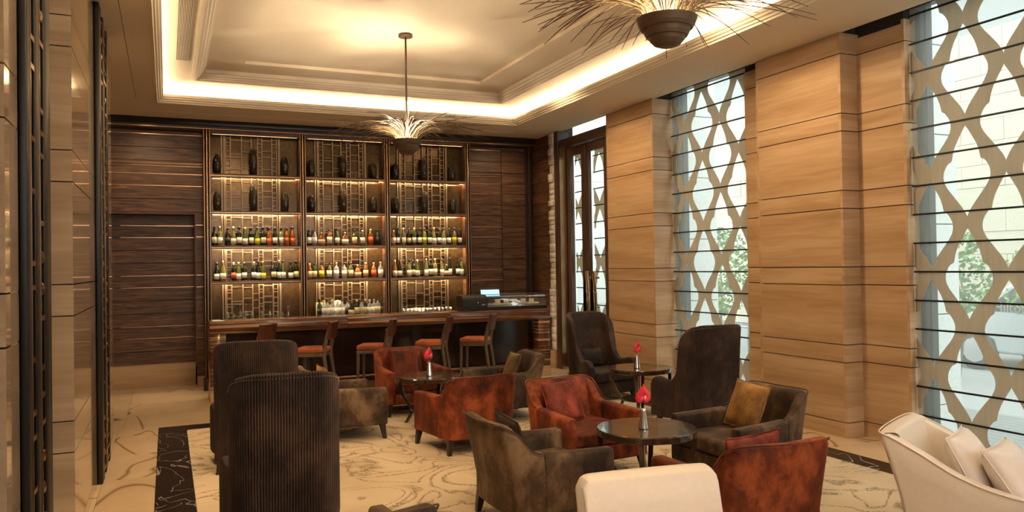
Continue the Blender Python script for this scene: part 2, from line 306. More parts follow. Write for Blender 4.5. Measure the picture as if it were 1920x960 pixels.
# air grille on the left soffit
gr = thing('air_grille', 'long slotted air grille along the left side of the glowing coffer', 'vent', (0, 0, 0))
box('grille_box', dkp, .115, .245, 1.0, 9.72, 4.156, 4.159, gr)
mb = MB()
sl = MB().box(-.0035, .0035, 1.0, 9.72, 4.149, 4.158).mesh('slat'); sl.materials.append(paint2)
for i in range(10): link('slat', sl, gr, loc=(.119+i*.0136, 0, 0))
# ---- floor
fl = sempty('floor')
BX0, BX1, BY1 = -.10, 5.57, 9.43
box('subfloor', dkp, RX0, 6.46, RY0, RY1, -.12, -.012, fl)
def tile(x0, x1, y0, y1, mat, nm='tile'): box(nm, mat, x0+.0012, x1-.0012, y0+.0012, y1-.0012, -.012, 0, fl)
ys = [RY0+i*.93 for i in range(14)]; ys = [y for y in ys if y < BY1-.2]+[BY1]
for i in range(len(ys)-1):
    for x0, x1 in ((-2.6, -1.9), (-1.9, -1.2), (-1.2, -.5), (-.5, BX0), (BX1, 6.0), (6.0, 6.45)): tile(x0, x1, ys[i], ys[i+1], floor_m)
    tile(BX0, .18, ys[i], ys[i+1] if i < len(ys)-2 else 9.13, black_m, 'border_slab'); tile(5.29, BX1, ys[i], ys[i+1] if i < len(ys)-2 else 9.13, black_m, 'border_slab')
for i in range(6): tile(BX0+i*.945, BX0+(i+1)*.945, 9.13, BY1, black_m, 'border_slab')
xs = [-2.6, -1.9, -1.2, -.45, .5, 1.45, 2.4, 3.35, 4.3, 5.25, 6.0, 6.28]
for i in range(len(xs)-1):
    for (y0, y1) in ((BY1, 10.3), (10.3, 11.2), (11.2, 12.1), (12.1, 13)): tile(xs[i], xs[i+1], y0, y1, floor_m)
tag(box('carpet', carpet_m, .182, 5.288, -3, 9.128, -.012, .004), 'beige carpet with curling tan line pattern inside the black marble border', 'carpet')
# ---- stone walls: panels in courses
def stone_face(parent, axis, c, a0, a1, zs, mat, th=.03, flip=1, gap=.006, nm='stone_panel', k=1.0, split=None):
    """panels on a wall face: axis 'x' = plane X=c spanning Y a0..a1 ; 'y' = plane Y=c spanning X a0..a1"""
    for i in range(len(zs)-1):
        z0 = HC+(zs[i]-HC)*k if i or k == 1 else 0; z1 = HC+(zs[i+1]-HC)*k
        if k != 1: z0 = max(z0, 0)
        if z1 <= z0+.01: continue
        g = gap if i else 0
        big = (zs[i+1]-zs[i]) > .3
        pro = 0 if big or True else .004
        segs = [(a0, a1)]
        if split: segs = [(a0, split), (split, a1)]
        for s0, s1 in segs:
            if axis == 'x': box(nm, mat, min(c, c+flip*th), max(c, c+flip*th), s0, s1, z0+g, z1-gap*.5, parent)
            else: box(nm, mat, s0, s1, min(c, c+flip*th), max(c, c+flip*th), z0+g, z1-gap*.5, parent)
wr = sempty('wall_right')
def pier(y0, y1, x, xo=6.46, flanks=(1, 1)):
    box('pier_core', dkp, x+.028, xo, y0+.028, y1-.028, 0, 4.5, wr)
    stone_face(wr, 'x', x, y0+.0301, y1-.0301, JZ, stone)
    if flanks[0]: stone_face(wr, 'y', y0, x, 6.44, JZ, stone)
    if flanks[1]: stone_face(wr, 'y', y1, x, 6.44, JZ, stone, flip=-1)
pier(8.73, 9.93, 5.97)
pier(5.57, 6.75, 5.99)
# secondary return beside pier 2
box('pier_core', dkp, 6.21+.028, 6.46, 5.03+.028, 5.60, 0, 4.5, wr)
stone_face(wr, 'x', 6.21, 5.03+.0301, 5.5695, JZ[:-1]+[3.90], stone); stone_face(wr, 'y', 5.03, 6.21, 6.44, JZ, stone)
box('pier_core', dkp, 6.235, 6.46, 6.70, 7.2, 0, 4.5, wr); stone_face(wr, 'x', 6.21, 6.752, 7.19, JZ, stone)
box('wall_core', stone, 5.99, 6.46, RY0, 1.6, 0, 4.5, wr)
box('blind_recess_back', dkp, 6.36, 6.46, 1.6, 11.7, 4.11, 4.5, wr)
box('recess_edge', paint, 6.0, 6.02, 1.6, 12, 4.03, 4.5, wr)
box('wall_core', dkp, 6.0, 6.3, 11.57, RY1, 0, 4.5, wr)
# ---- wooden planks: a course list
def courses(z0, z1):
    out = []
    for i in range(len(JZ)-1):
        a, b = max(JZ[i], z0), min(JZ[i+1], z1)
        if b-a < .02: continue
        n = 3 if JZ[i+1]-JZ[i] > .5 else 1
        if n == 3:
            e = [JZ[i]+(JZ[i+1]-JZ[i])*q/3 for q in range(4)]
            for q in range(3):
                p, r = max(e[q], a), min(e[q+1], b)
                if r-p > .02: out.append((p, r, q == 0))
        else: out.append((a, b, True))
    return out
def planks(parent, axis, c, a0, a1, z0, z1, th=.02, flip=1, line=None):
    for (p, r, cu) in courses(z0, z1):
        j = random.uniform(0, .004)
        q0, q1 = (c+j, c+th+j) if flip > 0 else (c-th-j, c-j)
        if axis == 'y': box('plank', wood, a0, a1, q0, q1, p+.004, r-.004, parent)
        else: box('plank', wood, q0, q1, a0, a1, p+.004, r-.004, parent)
        if cu and line is not None and p > .3:
            la, lb = line
            if axis == 'y': box('copper_inlay', copper, la, lb, c-.004, c+.012, p-.0045, p+.0045, parent)
            else: box('copper_inlay', copper, c-.004 if flip > 0 else c-.012, c+.012 if flip > 0 else c+.004, la, lb, p-.0045, p+.0045, parent)
wb = sempty('wall_back')
WBY = 12.48
box('wall_core', dkp, RX0, 6.0, WBY+.02, WBY+.3, 2.59, 4.5, wb); box('wall_core', dkp, .40, 6.0, WBY+.02, WBY+.3, 0, 2.59, wb)
box('wall_core', dkp, RX0, -1.0, WBY+.02, WBY+.3, 0, 2.59, wb); box('niche_core', dkp, -1.0, .40, 12.77, 12.9, 0, 2.6, wb)
planks(wb, 'y', WBY, -2.5, .505, 2.59, 3.78, line=(-2.5, .505)); planks(wb, 'y', WBY, .40, .505, .16, 2.59, line=(.40, .505))
box('niche_lintel', wood, -1.0, .40, WBY, 12.77, 2.56, 2.59, wb); box('niche_reveal', wood, .385, .40, WBY, 12.77, .3, 2.56, wb)
box('frieze_trim', brass, -2.5, .505, WBY-.012, WBY, 3.262, 3.272, wb); box('frieze_trim', brass, -2.5, .505, WBY-.012, WBY, 3.30, 3.31, wb)
planks(wb, 'y', WBY, 4.70, 5.80, .16, 3.78, line=(4.70, 5.36)); box('frieze_trim', brass, 4.70, 5.9, WBY-.012, WBY, 3.262, 3.272, wb); box('frieze_trim', brass, 4.7, 5.9, WBY-.012, WBY, 3.30, 3.31, wb)
planks(wb, 'y', WBY-.03, 5.36, 5.80, .16, 3.78)
box('corner_post', wood_d, 5.80, 5.86, WBY-.05, WBY+.02, 0, 3.8, wb, .006); box('corner_strip', brass, 5.862, 5.874, WBY-.055, WBY, 0, 3.8, wb); box('corner_post', wood_d, 5.876, 5.93, WBY-.05, WBY+.02, 0, 3.94, wb, .006)
d1 = sempty('door_1')
planks(d1, 'y', 12.74, -1.0, .385, .34, 2.56, line=(-.62, .385)); box('door_plinth', stone, -1.0, .385, 12.73, 12.77, 0, .335, d1); box('plinth_trim', brass, -1.0, .385, 12.725, 12.74, .335, .345, d1)
bb = sempty('baseboard_back'); box('plinth_stone', stone, .40, .505, WBY-.01, WBY+.02, 0, .156, bb); box('plinth_stone', stone, 4.7, 5.93, WBY-.01, WBY+.02, 0, .156, bb)
# crown over the whole back wall
cr = sempty('trim_1')
box('crown_band', wood_d, RX0, 5.93, 12.24, 12.5, 3.845, H, cr, .004, 1); box('crown_lip', wood_d, RX0, 5.93, 12.22, 12.5, 3.815, 3.842, cr); box('crown_bead', brass, RX0, 5.93, 12.215, 12.5, 3.800, 3.812, cr)
# side wall at right: planks, glass bricks, door frame
planks(wr, 'x', 5.95, 11.74, 12.45, .16, H, flip=1)
box('plinth_stone', stone, 5.94, 5.98, 11.74, 12.45, 0, .156, wr)
gb = [];
z = 0.30; k = 0
box('brick_base', stone, 5.90, 6.0, 11.56, 11.74, 0, .29, wr)
while z < 3.9:
    h = random.choice((.07, .09, .12, .15, .10)); z1 = min(z+h, H)
    j = random.uniform(-.02, .02); box('glass_brick', crystal, 5.915+j, 6.0, 11.565+abs(j)*.5, 11.735, z, z1-.005, wr, .004, 1); z = z1
# ---- glazed door 2 beside the bar
d2 = sempty('door_2'); DX = 6.10
box('jamb', door_w, 5.93, 6.14, 11.42, 11.56, 0, H, d2, .006); box('jamb_rib', brass, 5.94, 6.06, 11.385, 11.415, 0, 3.66, d2); box('jamb', door_w, DX-.03, 6.2, 11.36, 11.42, 0, 3.7, d2, .004)
box('header', door_w, 6.0, 6.16, 9.93, 11.42, 3.66, 3.80, d2, .006); box('header_bead', brass, 5.985, 6.0, 9.93, 11.42, 3.655, 3.67, d2)
def leaf(y0, y1):
    box('stile', door_w, DX-.03, DX+.03, y0, y0+.13, .02, 3.65, d2, .004); box('stile', door_w, DX-.03, DX+.03, y1-.09, y1, .02, 3.65, d2, .004)
    box('rail', door_w, DX-.03, DX+.03, y0+.13, y1-.09, 3.5, 3.65, d2); box('rail', door_w, DX-.03, DX+.03, y0+.13, y1-.09, .02, .25, d2)
    box('door_pane', pane_m, DX-.004, DX+.004, y0+.13, y1-.09, .25, 3.5, d2)
leaf(10.76, 11.36); leaf(10.06, 10.755); box('jamb', door_w, DX-.03, 6.2, 9.93, 10.06, 0, 3.7, d2, .004)
box('transom_pane', pane_m, DX, DX+.01, 9.93, 11.42, 3.80, 4.06, d2)
for y in (10.38, 10.60):
    h = MB()
    for (a, z0, z1) in ((.028, .95, 1.62), (.042, .95, 1.48), (.055, .95, 1.30)): h.box(DX-.16, DX-.10, y-a, y+a, z0, z1)
    h.box(DX-.11, DX-.03, y-.015, y+.015, 1.05, 1.08).box(DX-.11, DX-.03, y-.015, y+.015, 1.5, 1.53)
    h.build('door_handle', brass, d2, bevel=.003, seg=1)

# ---- windows and roman blinds
def cell_w(t):      # half width of one ogee opening, t = 0 top tip .. 1 bottom tip
    P = [(0, 0), (.04, .10), (.12, .27), (.2, .43), (.28, .54), (.36, .60), (.385, .615), (.386, .73), (.43, .86), (.49, .97), (.55, 1), (.61, .96), (.68, .82), (.75, .62), (.82, .42), (.90, .20), (.95, .09), (1, 0)]
    if t <= 0 or t >= 1: return 0
    for (a, x), (b, y) in zip(P, P[1:]):
        if a <= t <= b: return x+(y-x)*(t-a)/(b-a+1e-9)
    return 0
def blind(y0, y1, nodeY, phase, xb, label, zb=.06, zt=4.02, dY=.349, battens=True):
    bl = thing('roman_blind', label, 'blind', (0, 0, 0), 0, 'roman blinds along the window wall')
    MB().add([(xb, y0, zb), (xb, y1, zb), (xb, y1, zt), (xb, y0, zt)], [(0, 1, 2, 3)]).build('sheer_cloth', sheer_m, bl)
    P = .882; Wm = dY*.62; k0 = int((y0-nodeY)/dY)-2; k1 = int((y1-nodeY)/dY)+2; frac = .885
    def hw(k, z):
        zn = phase+(k % 2)*P/2; u = ((zn-z)/P) % 1.0   # zn = node centre
        g = (1-frac)/2; return Wm*cell_w((u-g)/frac)
    zs = []; n = int((zt-zb)/.0196)
    for i in range(n+1): zs.append(zb+(zt-zb)*i/n)
    for k in range(k0, k1):
        vs = []; fs = []; 
        for z in zs:
            a = nodeY+k*dY+hw(k, z); b = nodeY+(k+1)*dY-hw(k+1, z)
            a = max(a, y0); b = min(b, y1); vs += [(xb-.004, a, z), (xb-.004, b, z), (xb-.001, b, z), (xb-.001, a, z)]
        for i in range(len(zs)-1):
            if vs[4*i+1][1] <= vs[4*i][1] or vs[4*i+5][1] <= vs[4*i+4][1]: continue
            for q in range(4): fs.append((4*i+q, 4*i+(q+1) % 4, 4*i+4+(q+1) % 4, 4*i+4+q))
        if fs: MB().add(vs, fs).build('ogee_band', band_m, bl)
    bt = MB().box(xb-.016, xb-.004, y0, y1, -.008, .008).mesh('batten'); bt.materials.append(black)
    for i in range(15):
        z = .30+i*.2612
        if z < zt: link('batten', bt, bl, loc=(0, 0, z))
    box('bottom_rail', wood_d, xb-.02, xb+.02, y0, y1, .05, .095, bl); box('head_rail', wood_d, xb-.02, xb+.03, y0, y1, zt, zt+.05, bl)
    return bl
def window(name, y0, y1, mull):
    w = sempty(name); X0, X1 = 6.36, 6.44
    for (a, b, c, d) in ((y0, y0+.05, .05, 4.1), (y1-.05, y1, .05, 4.1)): box('window_frame', black, X0, X1, a, b, c, d, w)
    box('window_frame', black, X0, X1, y0+.05, y1-.05, .05, .10, w); box('window_frame', black, X0, X1, y0+.05, y1-.05, 4.05, 4.1, w)
    ys = [y0+.05]+mull+[y1-.05]
    for a, b in zip(ys, ys[1:]): box('pane', pane_m, 6.395, 6.403, a+.006, b-.006, .10, 4.05, w)
    for m_ in mull: box('mullion', black, X0, X1, m_-.010, m_+.010, .10, 4.05, w)
    box('window_sill', white_wall, 6.02, 6.47, y0, y1, -.004, .05, w); return w
window('window_1', 1.6, 5.03, [3.5, 4.93]); window('window_2', 7.2, 8.73, [8.60]); 
blind(1.62, 5.02, 4.50-.349*8, 1.150, 6.28, 'long sheer roman blind with ogee pattern at the right edge, beside the cream chair')
blind(7.21, 8.72, 8.08-.346*4, 1.320, 6.28, 'sheer roman blind with ogee pattern between the two stone piers', dY=.346)
blind(10.19, 10.68, 8.08+.346*4, 1.320, DX+.08, 'narrow roman blind with ogee pattern behind the right glazed door leaf', zb=.2, zt=3.6, dY=.346)
blind(10.88, 11.28, 8.08+.346*4, 1.320, DX+.08, 'narrow roman blind with ogee pattern behind the left glazed door leaf', zb=.2, zt=3.6, dY=.346)
# ---- other walls out of view
wl = sempty('wall_left'); box('wall_core', stone, -2.7, -2.6, RY0, RY1, 0, 4.5, wl)
wf = sempty('wall_front'); box('wall_core', paint2, RX0, 6.9, RY0-.1, RY0, 0, 4.5, wf)
# stone columns at the left
def lcol(y0, y1, x=-.53, xi=-1.5):
    box('pier_core', dkp, xi, x-.028, y0+.028, y1, 0, H, wl)
    stone_face(wl, 'x', x, y0+.0301, y1, JZ[:-1], stone_p, flip=-1, k=1.116, gap=.005); stone_face(wl, 'y', y0, xi, x, JZ[:-1], stone_p, k=1.116, gap=.005)
lcol(3.29, 3.56); lcol(5.50, 7.10); lcol(8.15, 9.05, -.52)
# the two black open screens between the columns
def screen(y0, y1, x0, label, fronts, dp=.03):
    sc = thing('lattice_screen', label, 'screen', (0, 0, 0), 0, 'tall black lattice screens')
    for (a, b) in fronts: box('post', black, x0-(dp if a == fronts[0][0] else .014), x0, a, b, 0, H-.01, sc, .004, 1)
    for (a, b) in zip(fronts, fronts[1:]):
        y_a, y_b = a[1], b[0]
        box('post_bead', brass, x0-.012, x0+.003, y_a, y_a+.006, 0, H-.01, sc)
        z = .05
        while z < 3.9:
            hh = random.choice((.10, .12, .3, .42, .22)); box('rung', brass, x0-.016, x0-.003, y_a, y_b, z, z+.022, sc); 
            if hh > .35: 
                mb = MB()
                for q in range(5): mb.lathe([(.0, -.03), (.03, -.02), (.04, 0), (.03, .02), (0, .03)], (x0-.010, y_a+(y_b-y_a)*(.25+.5*(q % 2)), z+.07+q*.07), 6, sx=.3)
                o = mb.build('filigree', brass, sc); o['kind'] = 'stuff'
            z += hh
    box('screen_back', black, x0-.036, x0-.032, fronts[0][0], fronts[-1][1], 0, H-.01, sc)
    return sc
screen(3.57, 4.25, -.50, 'black lattice screen at the left edge between the stone columns', [(3.57, 3.66), (3.80, 3.90), (4.06, 4.25)])
screen(7.14, 8.12, -.49, 'black lattice screen standing past the grey stone column nearest the bar', [(7.14, 7.30), (7.55, 7.62), (7.98, 8.12)], .052)

# ================================================================== BACK BAR
PX = [(.505, .60), (1.89, 1.98), (3.22, 3.31), (4.61, 4.70)]
CF = 12.28
bay = [(.60, 1.89), (1.98, 3.22), (3.31, 4.61)]
bayn = ['left', 'middle', 'right']
SZ = [3.155, 2.605, 2.085, 1.56]   # shelf tops
cab = thing('bottle_cabinet', 'tall dark wood back bar cabinet with three lit shelf bays', 'cabinet', (0, 0, 0))
for i, (a, b) in enumerate(PX):
    z0 = 0 if i == 0 else .99
    box('post', wood_d, a, b, CF-.01, 12.46, z0, 3.80, cab, .004, 1)
    box('post_bead', brass, a+.004, a+.012, CF-.022, CF-.01, z0, 3.80, cab); box('post_bead', brass, b-.012, b-.004, CF-.022, CF-.01, z0, 3.80, cab); box('post_rib', copper, (a+b)/2-.008, (a+b)/2+.008, CF-.022, CF-.01, z0, 3.80, cab, .006)
box('top_panel', wood, .6, 4.61, CF, 12.46, 3.74, 3.80, cab)
lattA = [0, .095, .31, .50, .625, .71, .905, 1]
for bi, (x0, x1) in enumerate(bay):
    box('back_panel', mirror_m, x0, x1, 12.44, 12.455, .95, 3.74, cab)
    box('side_panel', wood, x0, x0+.006, CF, 12.44, .95, 3.74, cab); box('side_panel', wood, x1-.006, x1, CF, 12.44, .95, 3.74, cab)
    for zt in SZ:
        box('shelf_lip', wood_d, x0+.006, x1-.006, CF-.02, CF-.012, zt-.052, zt-.034, cab)
        s = box('shelf', wood, x0+.006, x1-.006, CF-.02, 12.425, zt-.034, zt, cab, .003, 1); box('led_strip', led_e, x0+.01, x1-.01, CF-.008, CF-.004, zt-.040, zt-.034, s)
        box('shelf_trim', brass, x0, x1, CF-.026, CF-.02, zt-.034, zt-.02, s)
    lx0 = x0+.20+.02; lx1 = x0+(x1-x0)*.745
    for e in (x0+.155, x0+.19): box('lattice_frame', lattm, e, e+.02, 12.39, 12.435, .98, 3.74, cab)
    box('lattice_frame', lattm, lx1+.02, lx1+.05, 12.39, 12.435, .98, 3.74, cab)
    lp = MB(); 
    for q in lattA: box('lattice_bar', lattm, lx0+(lx1-lx0)*q-.008, lx0+(lx1-lx0)*q+.008, 12.40, 12.42, .98, 3.74, cab)
    L = lambda q: lx0+(lx1-lx0)*q
    rows = [(3.20, 3.74)]+[(b_, a_-.04) for a_, b_ in zip(SZ, SZ[1:])]+[(.98, SZ[3]-.04)]
    pat = [(0, 1, .12), (2, 3, .5), (1, 2, .25)]
    for (z0, z1) in rows:
        hgt = z1-z0
        for (qa, qb) in ((0, 1), (4, 5), (6, 7)):
            for w in (.06, .18, .34, .42, .58, .74, .82, .95): lp.box(L(lattA[qa]), L(lattA[qb]), 12.402, 12.418, z0+hgt*w-.006, z0+hgt*w+.006)
        for (qa, qb, ws) in ((1, 2, (.08, .42, .50, .9)), (2, 3, (.12, .20, .58, .88)), (3, 4, (.30, .52, .70)), (5, 6, (.10, .45, .62, .92))):
            for w in ws: lp.box(L(lattA[qa]), L(lattA[qb]), 12.402, 12.418, z0+hgt*w-.006, z0+hgt*w+.006)
    o = lp.build('lattice_rungs', lattm, cab); o['kind'] = 'stuff'
    # light of the LED strips below each shelf
    for zt, e in zip(SZ+[3.74+.04], (3.2, 6.5, 10, 7, .8)):
        area('shelf_led', ((x0+x1)/2, CF-.002, zt-.037), (x1-x0)*.94, .01, e, (1, .76, .46), (math.radians(22), 0, 0))
    # added glow boxes hidden under the shelves, tinting each bay's right panel amber
    for zt in SZ: box('amber_glow_box', glow_r, x1-.05, x1-.01, CF+.03, CF+.13, zt-.042, zt-.036, cab)
ft = tag(box('post_foot', wood_d, .47, .60, 11.96, 12.25, 0, .15, None, .004), 'dark block foot standing in front of the leftmost cabinet post', 'plinth')
# back counter in three slabs
for bi, (x0, x1, nm) in enumerate(((.70, 1.86, 'left'), (2.0, 3.2, 'middle'), (3.33, 4.60, 'right'))):
    t_ = thing('back_counter', 'black marble back counter under the %s shelf bay' % nm, 'counter', (0, 0, 0), 0, 'back counters under the shelves')
    MB().prism([(x0-.05, 12.245), (x0, 11.93), (x1, 11.93), (x1+.02, 12.245)], 'z', .935, .985).build('worktop', black_m, t_, bevel=.003, seg=1); box('cabinet_body', wood_d, x0, x1, 11.97, 12.24, 0, .934, t_)
# ================================================================== BAR
BYF = 10.85
bar = thing('bar_counter', 'long bar counter clad in striped brown onyx with a dark front', 'counter', (0, 0, 0))
for i in range(3):
    a, b = (.50, 2.30, 3.80, 5.45)[i:i+2]; box('onyx_top', onyx, a+.001, b-.001, BYF, 11.35, .885, 1.05, bar, .004, 1)
box('end_leg', onyx, 5.255, 5.45, BYF+.005, 11.34, .16, .884, bar, .003, 1); box('leg_plinth', stone, 5.255, 5.45, BYF+.003, 11.34, 0, .158, bar)
box('end_leg', onyx, .50, .70, BYF+.005, 11.34, .16, .884, bar, .003, 1); box('leg_plinth', stone, .50, .70, BYF+.003, 11.34, 0, .158, bar)
bpl = [.70+i*.651 for i in range(8)]
glossd = plain('gloss_dark_panel', (.018, .010, .007), .12)
for a, b in zip(bpl, bpl[1:]): box('front_panel', glossd, a+.002, b-.002, 11.05, 11.08, .12, .884, bar)
box('bar_body', wood_d, .70, 5.255, 11.082, 11.34, 0, .884, bar); box('kick_plate', brass, .70, 5.255, 11.04, 11.08, 0, .11, bar); 
MB().tube([(.72, 10.93, .2), (5.24, 10.93, .2)], .018, 8).build('foot_rail', brass, bar, smooth=True)
box('socket_plate', silver, 2.89, 2.95, 11.044, 11.05, .80, .84, bar)
# menu sheet on bar
tag(MB().prism([(.54, 10.93), (.69, 10.93), (.64, 11.2), (.54, 11.2)], 'z', 1.051, 1.056).build('menu_sheet', paperw), 'white sheet lying on the left end of the onyx bar', 'paper')
tag(MB().prism([(.70, 11.72), (.76, 11.72), (.66, 11.95), (.60, 11.95)], 'z', .99, 1.0).build('card_strip', paperw), 'narrow white card leaning by the left end of the back counter', 'paper') if False else None
# display case
dc = thing('display_case', 'refrigerated counter display case with curved glass and black base', 'display case', (4.03, 10.90, 1.051))
box('case_base', black, 0, 1.40, 0, .30, 0, .05, dc, .006); 
prof = [(0, .05), (.0, .13), (.012, .18), (.04, .215), (.09, .235), (.30, .235), (.30, .05)]
MB().prism(prof, 'x', 0, .40).build('motor_housing', black, dc, bevel=.006); mb = MB()
pp = [(0, .05), (0, .13), (.012, .18), (.04, .215), (.09, .235), (.16, .235)]
vs = [(x, y, z) for y, z in pp for x in (.402, 1.385)]; mb.add(vs, [(2*i, 2*i+1, 2*i+3, 2*i+2) for i in range(5)]); mb.build('curved_glass', clear_m, dc, smooth=True)
box('steel_lid', silver, .402, 1.385, .16, .30, .228, .236, dc); MB().prism(prof, 'x', 1.385, 1.40).build('end_panel', black, dc); box('inner_tray', silver, .41, 1.38, .02, .29, .051, .075, dc)
MB().box(.402, 1.385, .028, .040, .196, .212).build('glass_rail', silver, dc)
box('name_badge', paperw, .30, .36, -.002, 0, .085, .092, dc); box('badge_mark', paperw, .235, .25, -.002, 0, .115, .13, dc)
mb = MB()
for i in range(120): x = random.uniform(.45, 1.3); y = random.uniform(.04, .2); mb.lathe([(0, 0), (.018, .004), (.014, .018), (0, .024)], (x, y, .076), 6, sx=random.uniform(.7, 1.5))
o = mb.build('food_pieces', sashimi, dc); o['kind'] = 'stuff'
for i in range(5): tag(box('price_card', paperw, 4.03+.60+i*.145, 4.03+.60+i*.145+.085, 11.09, 11.095, 1.151, 1.205), 'small white card inside the display case, %s from the left' % ['first', 'second', 'third', 'fourth', 'fifth'][i], 'card', 'cards in the display case')
ps = thing('till_monitor', 'small tilted till monitor with pale blue screen behind the display case', 'monitor', (4.62, 11.22, 1.051)); ps.location = (4.62, 11.26, 1.051)
box('monitor_stand', screenm, -.05, .05, -.02, .03, 0, .18, ps); MB().prism([(-.02, .18), (.02, .30), (.04, .30), (0, .18)], 'x', -.17, .17).build('monitor_case', screenm, ps); MB().prism([(-.0215, .19), (.0175, .30), (.0185, .30), (-.0205, .19)], 'x', -.155, .155).build('monitor_screen', scr_e, ps)

# ---- bottles
BP = {'wine': [(0, 0), (.037, .0), (.038, .01), (.038, .19), (.03, .215), (.014, .24), (.013, .31), (.0, .31)], 'burg': [(0, 0), (.041, 0), (.042, .01), (.041, .15), (.028, .20), (.014, .25), (.013, .31), (0, .31)],
      'tall': [(0, 0), (.035, 0), (.036, .01), (.034, .15), (.024, .23), (.013, .29), (.012, .33), (0, .33)], 'spirit': [(0, 0), (.040, 0), (.042, .01), (.042, .16), (.036, .185), (.015, .21), (.014, .27), (0, .27)],
      'squat': [(0, 0), (.055, 0), (.057, .01), (.055, .11), (.04, .15), (.016, .175), (.015, .22), (0, .22)]}
BH = {'wine': (.045, .135, .0385, .255, .31, .0145), 'burg': (.03, .12, .0418, .26, .31, .0145), 'tall': (.03, .13, .0355, .285, .33, .0135), 'spirit': (.035, .14, .0425, .235, .27, .0165), 'squat': (.03, .10, .057, .19, .22, .0175)}
BM = {}
def bmesh_of(kind, which, mat, lab=None):
    key = (kind, which, mat.name)
    if key in BM: return BM[key]
    h = BH[kind]; mb = MB()
    if which == 'b': mb.lathe(BP[kind], n=12)
    elif which == 'l': r = h[2]+.0012; mb.lathe([(r-.001, h[0]), (r, h[0]), (r, h[1]), (r-.001, h[1])], n=12)
    else: r = h[5]+.001; mb.lathe([(r, h[3]), (r, h[4]+.001), (0, h[4]+.001)], n=10)
    me = mb.mesh({'b': 'bottle', 'l': 'paper_label', 'c': 'bottle_cap'}[which], True); me.materials.append(mat); BM[key] = me; return me
GL = {'k': (b_dark, 'dark wine'), 'p': (b_pale, 'pale golden wine'), 'a': (b_amber, 'amber spirit'), 'c': (b_clear, 'clear spirit'), 'g': (b_green, 'green glass'), 'o': (b_olive, 'olive green')}
LB = {'w': (lab_w, 'white'), 'y': (lab_y, 'yellow'), 'r': (lab_r, 'orange-red'), 'c': (lab_c, 'cream'), 'k': (lab_k, 'black')}
CPm = {'k': (capb, 'black'), 'r': (capm, 'dark red'), 'g': (capw, 'gold'), 'w': (lab_w, 'white')}
ORD = ['first', 'second', 'third', 'fourth', 'fifth', 'sixth', 'seventh', 'eighth', 'ninth', 'tenth', 'eleventh', 'twelfth', 'thirteenth', 'fourteenth', 'fifteenth', 'sixteenth', 'seventeenth']
def bottle(x, y, z, spec, where, i, group, sc=1):
    kind, g, l, c = spec; km = {'w': 'wine', 'b': 'burg', 't': 'tall', 's': 'spirit', 'q': 'squat'}[kind]
    gm, gn = GL[g]; lm, ln = LB[l]; cm, cn = CPm[c]
    o = link('bottle', bmesh_of(km, 'b', gm), loc=(x, y, z)); s = sc*random.uniform(.96, 1.04); o.scale = (s, s, s); o.rotation_euler = (0, 0, random.uniform(0, 6))
    link('paper_label', bmesh_of(km, 'l', lm), o); link('bottle_cap', bmesh_of(km, 'c', cm), o)
    tag(o, '%s bottle, %s label, %s from left, %s' % (gn, ln, ORD[i], where), 'bottle', group)
# (pixel x, spec) read off the photograph, one list per shelf
SH = {(0, 2): [(402, 'wkwk'), (413, 'wpwg'), (427, 'wkkk'), (438, 'bpwg'), (449, 'wkwk'), (460, 'bowg'), (472, 'wkwk'), (483, 'boyk'), (494, 'wkwr'), (505, 'barr'), (516, 'wkwk'), (528, 'wpwk'), (538, 'warr'), (549, 'barr')],
      (0, 3): [(406, 'bkwr'), (418, 'bpwg'), (438, 'wkrw'), (447, 'bowg'), (458, 'wkwk'), (476, 'wkwg'), (484, 'bkwk'), (493, 'boyg'), (513, 'wkcr'), (523, 'tkwg'), (531, 'towk'), (545, 'bkwk'), (555, 'wkck')],
      (1, 2): [(577, 'skwk'), (590, 'swwk'.replace('sw', 'sc')), (603, 'qacg'), (618, 'sawk'), (633, 'wowk'), (647, 'qawg'), (665, 'swck'.replace('sw', 'so')), (680, 'sowg'), (695, 'sarg'), (709, 'skkk')],
      (1, 3): [(578, 'sacg'), (589, 'sgck'), (602, 'sayk'), (617, 'sowk'), (630, 'scwg'), (645, 'scwk'), (657, 'sock'), (670, 'qacg'), (685, 'scag'.replace('sca', 'sac')), (700, 'sarg'), (713, 'scwg')],
      (2, 2): [(738, 'sawg'), (746, 'wkwk'), (757, 'wpwg'), (767, 'wkck'), (777, 'wowg'), (787, 'wkwr'), (796, 'wpyr'), (806, 'wkwr'), (814, 'bpwg'), (824, 'wkwr'), (832, 'bpwk'), (842, 'wkwk'), (852, 'wpyk'), (862, 'wkwr')],
      (2, 3): [(740, 'bawg'), (749, 'bkwk'), (767, 'bpwk'), (774, 'wkck'), (782, 'bowg'), (799, 'tpwg'), (807, 'wkwk'), (815, 'wpwg'), (828, 'tpwk'), (836, 'qkcg'), (843, 'tkwk'), (858, 'wkwr'), (865, 'bowk')]}
def px_x(px, Y, z=1.9):  # world X of an image column measured at the horizon
    d = r_*((px-960)/1457.09)+f_-u_*(5/1457.09); return Y*d.x/d.y
rowname = {2: 'upper', 3: 'lower'}
for (bi, row), lst in SH.items():
    for i, (px, sp) in enumerate(lst):
        x = px_x(px, CF+.07); x = min(max(x, bay[bi][0]+.05), bay[bi][1]-.05)
        bottle(x, CF+.058, SZ[row]+.001, sp, '%s bottle shelf, %s bay' % (rowname[row], bayn[bi]), i, 'bottles on the %s shelf of the %s bay' % (rowname[row], bayn[bi]), .93)
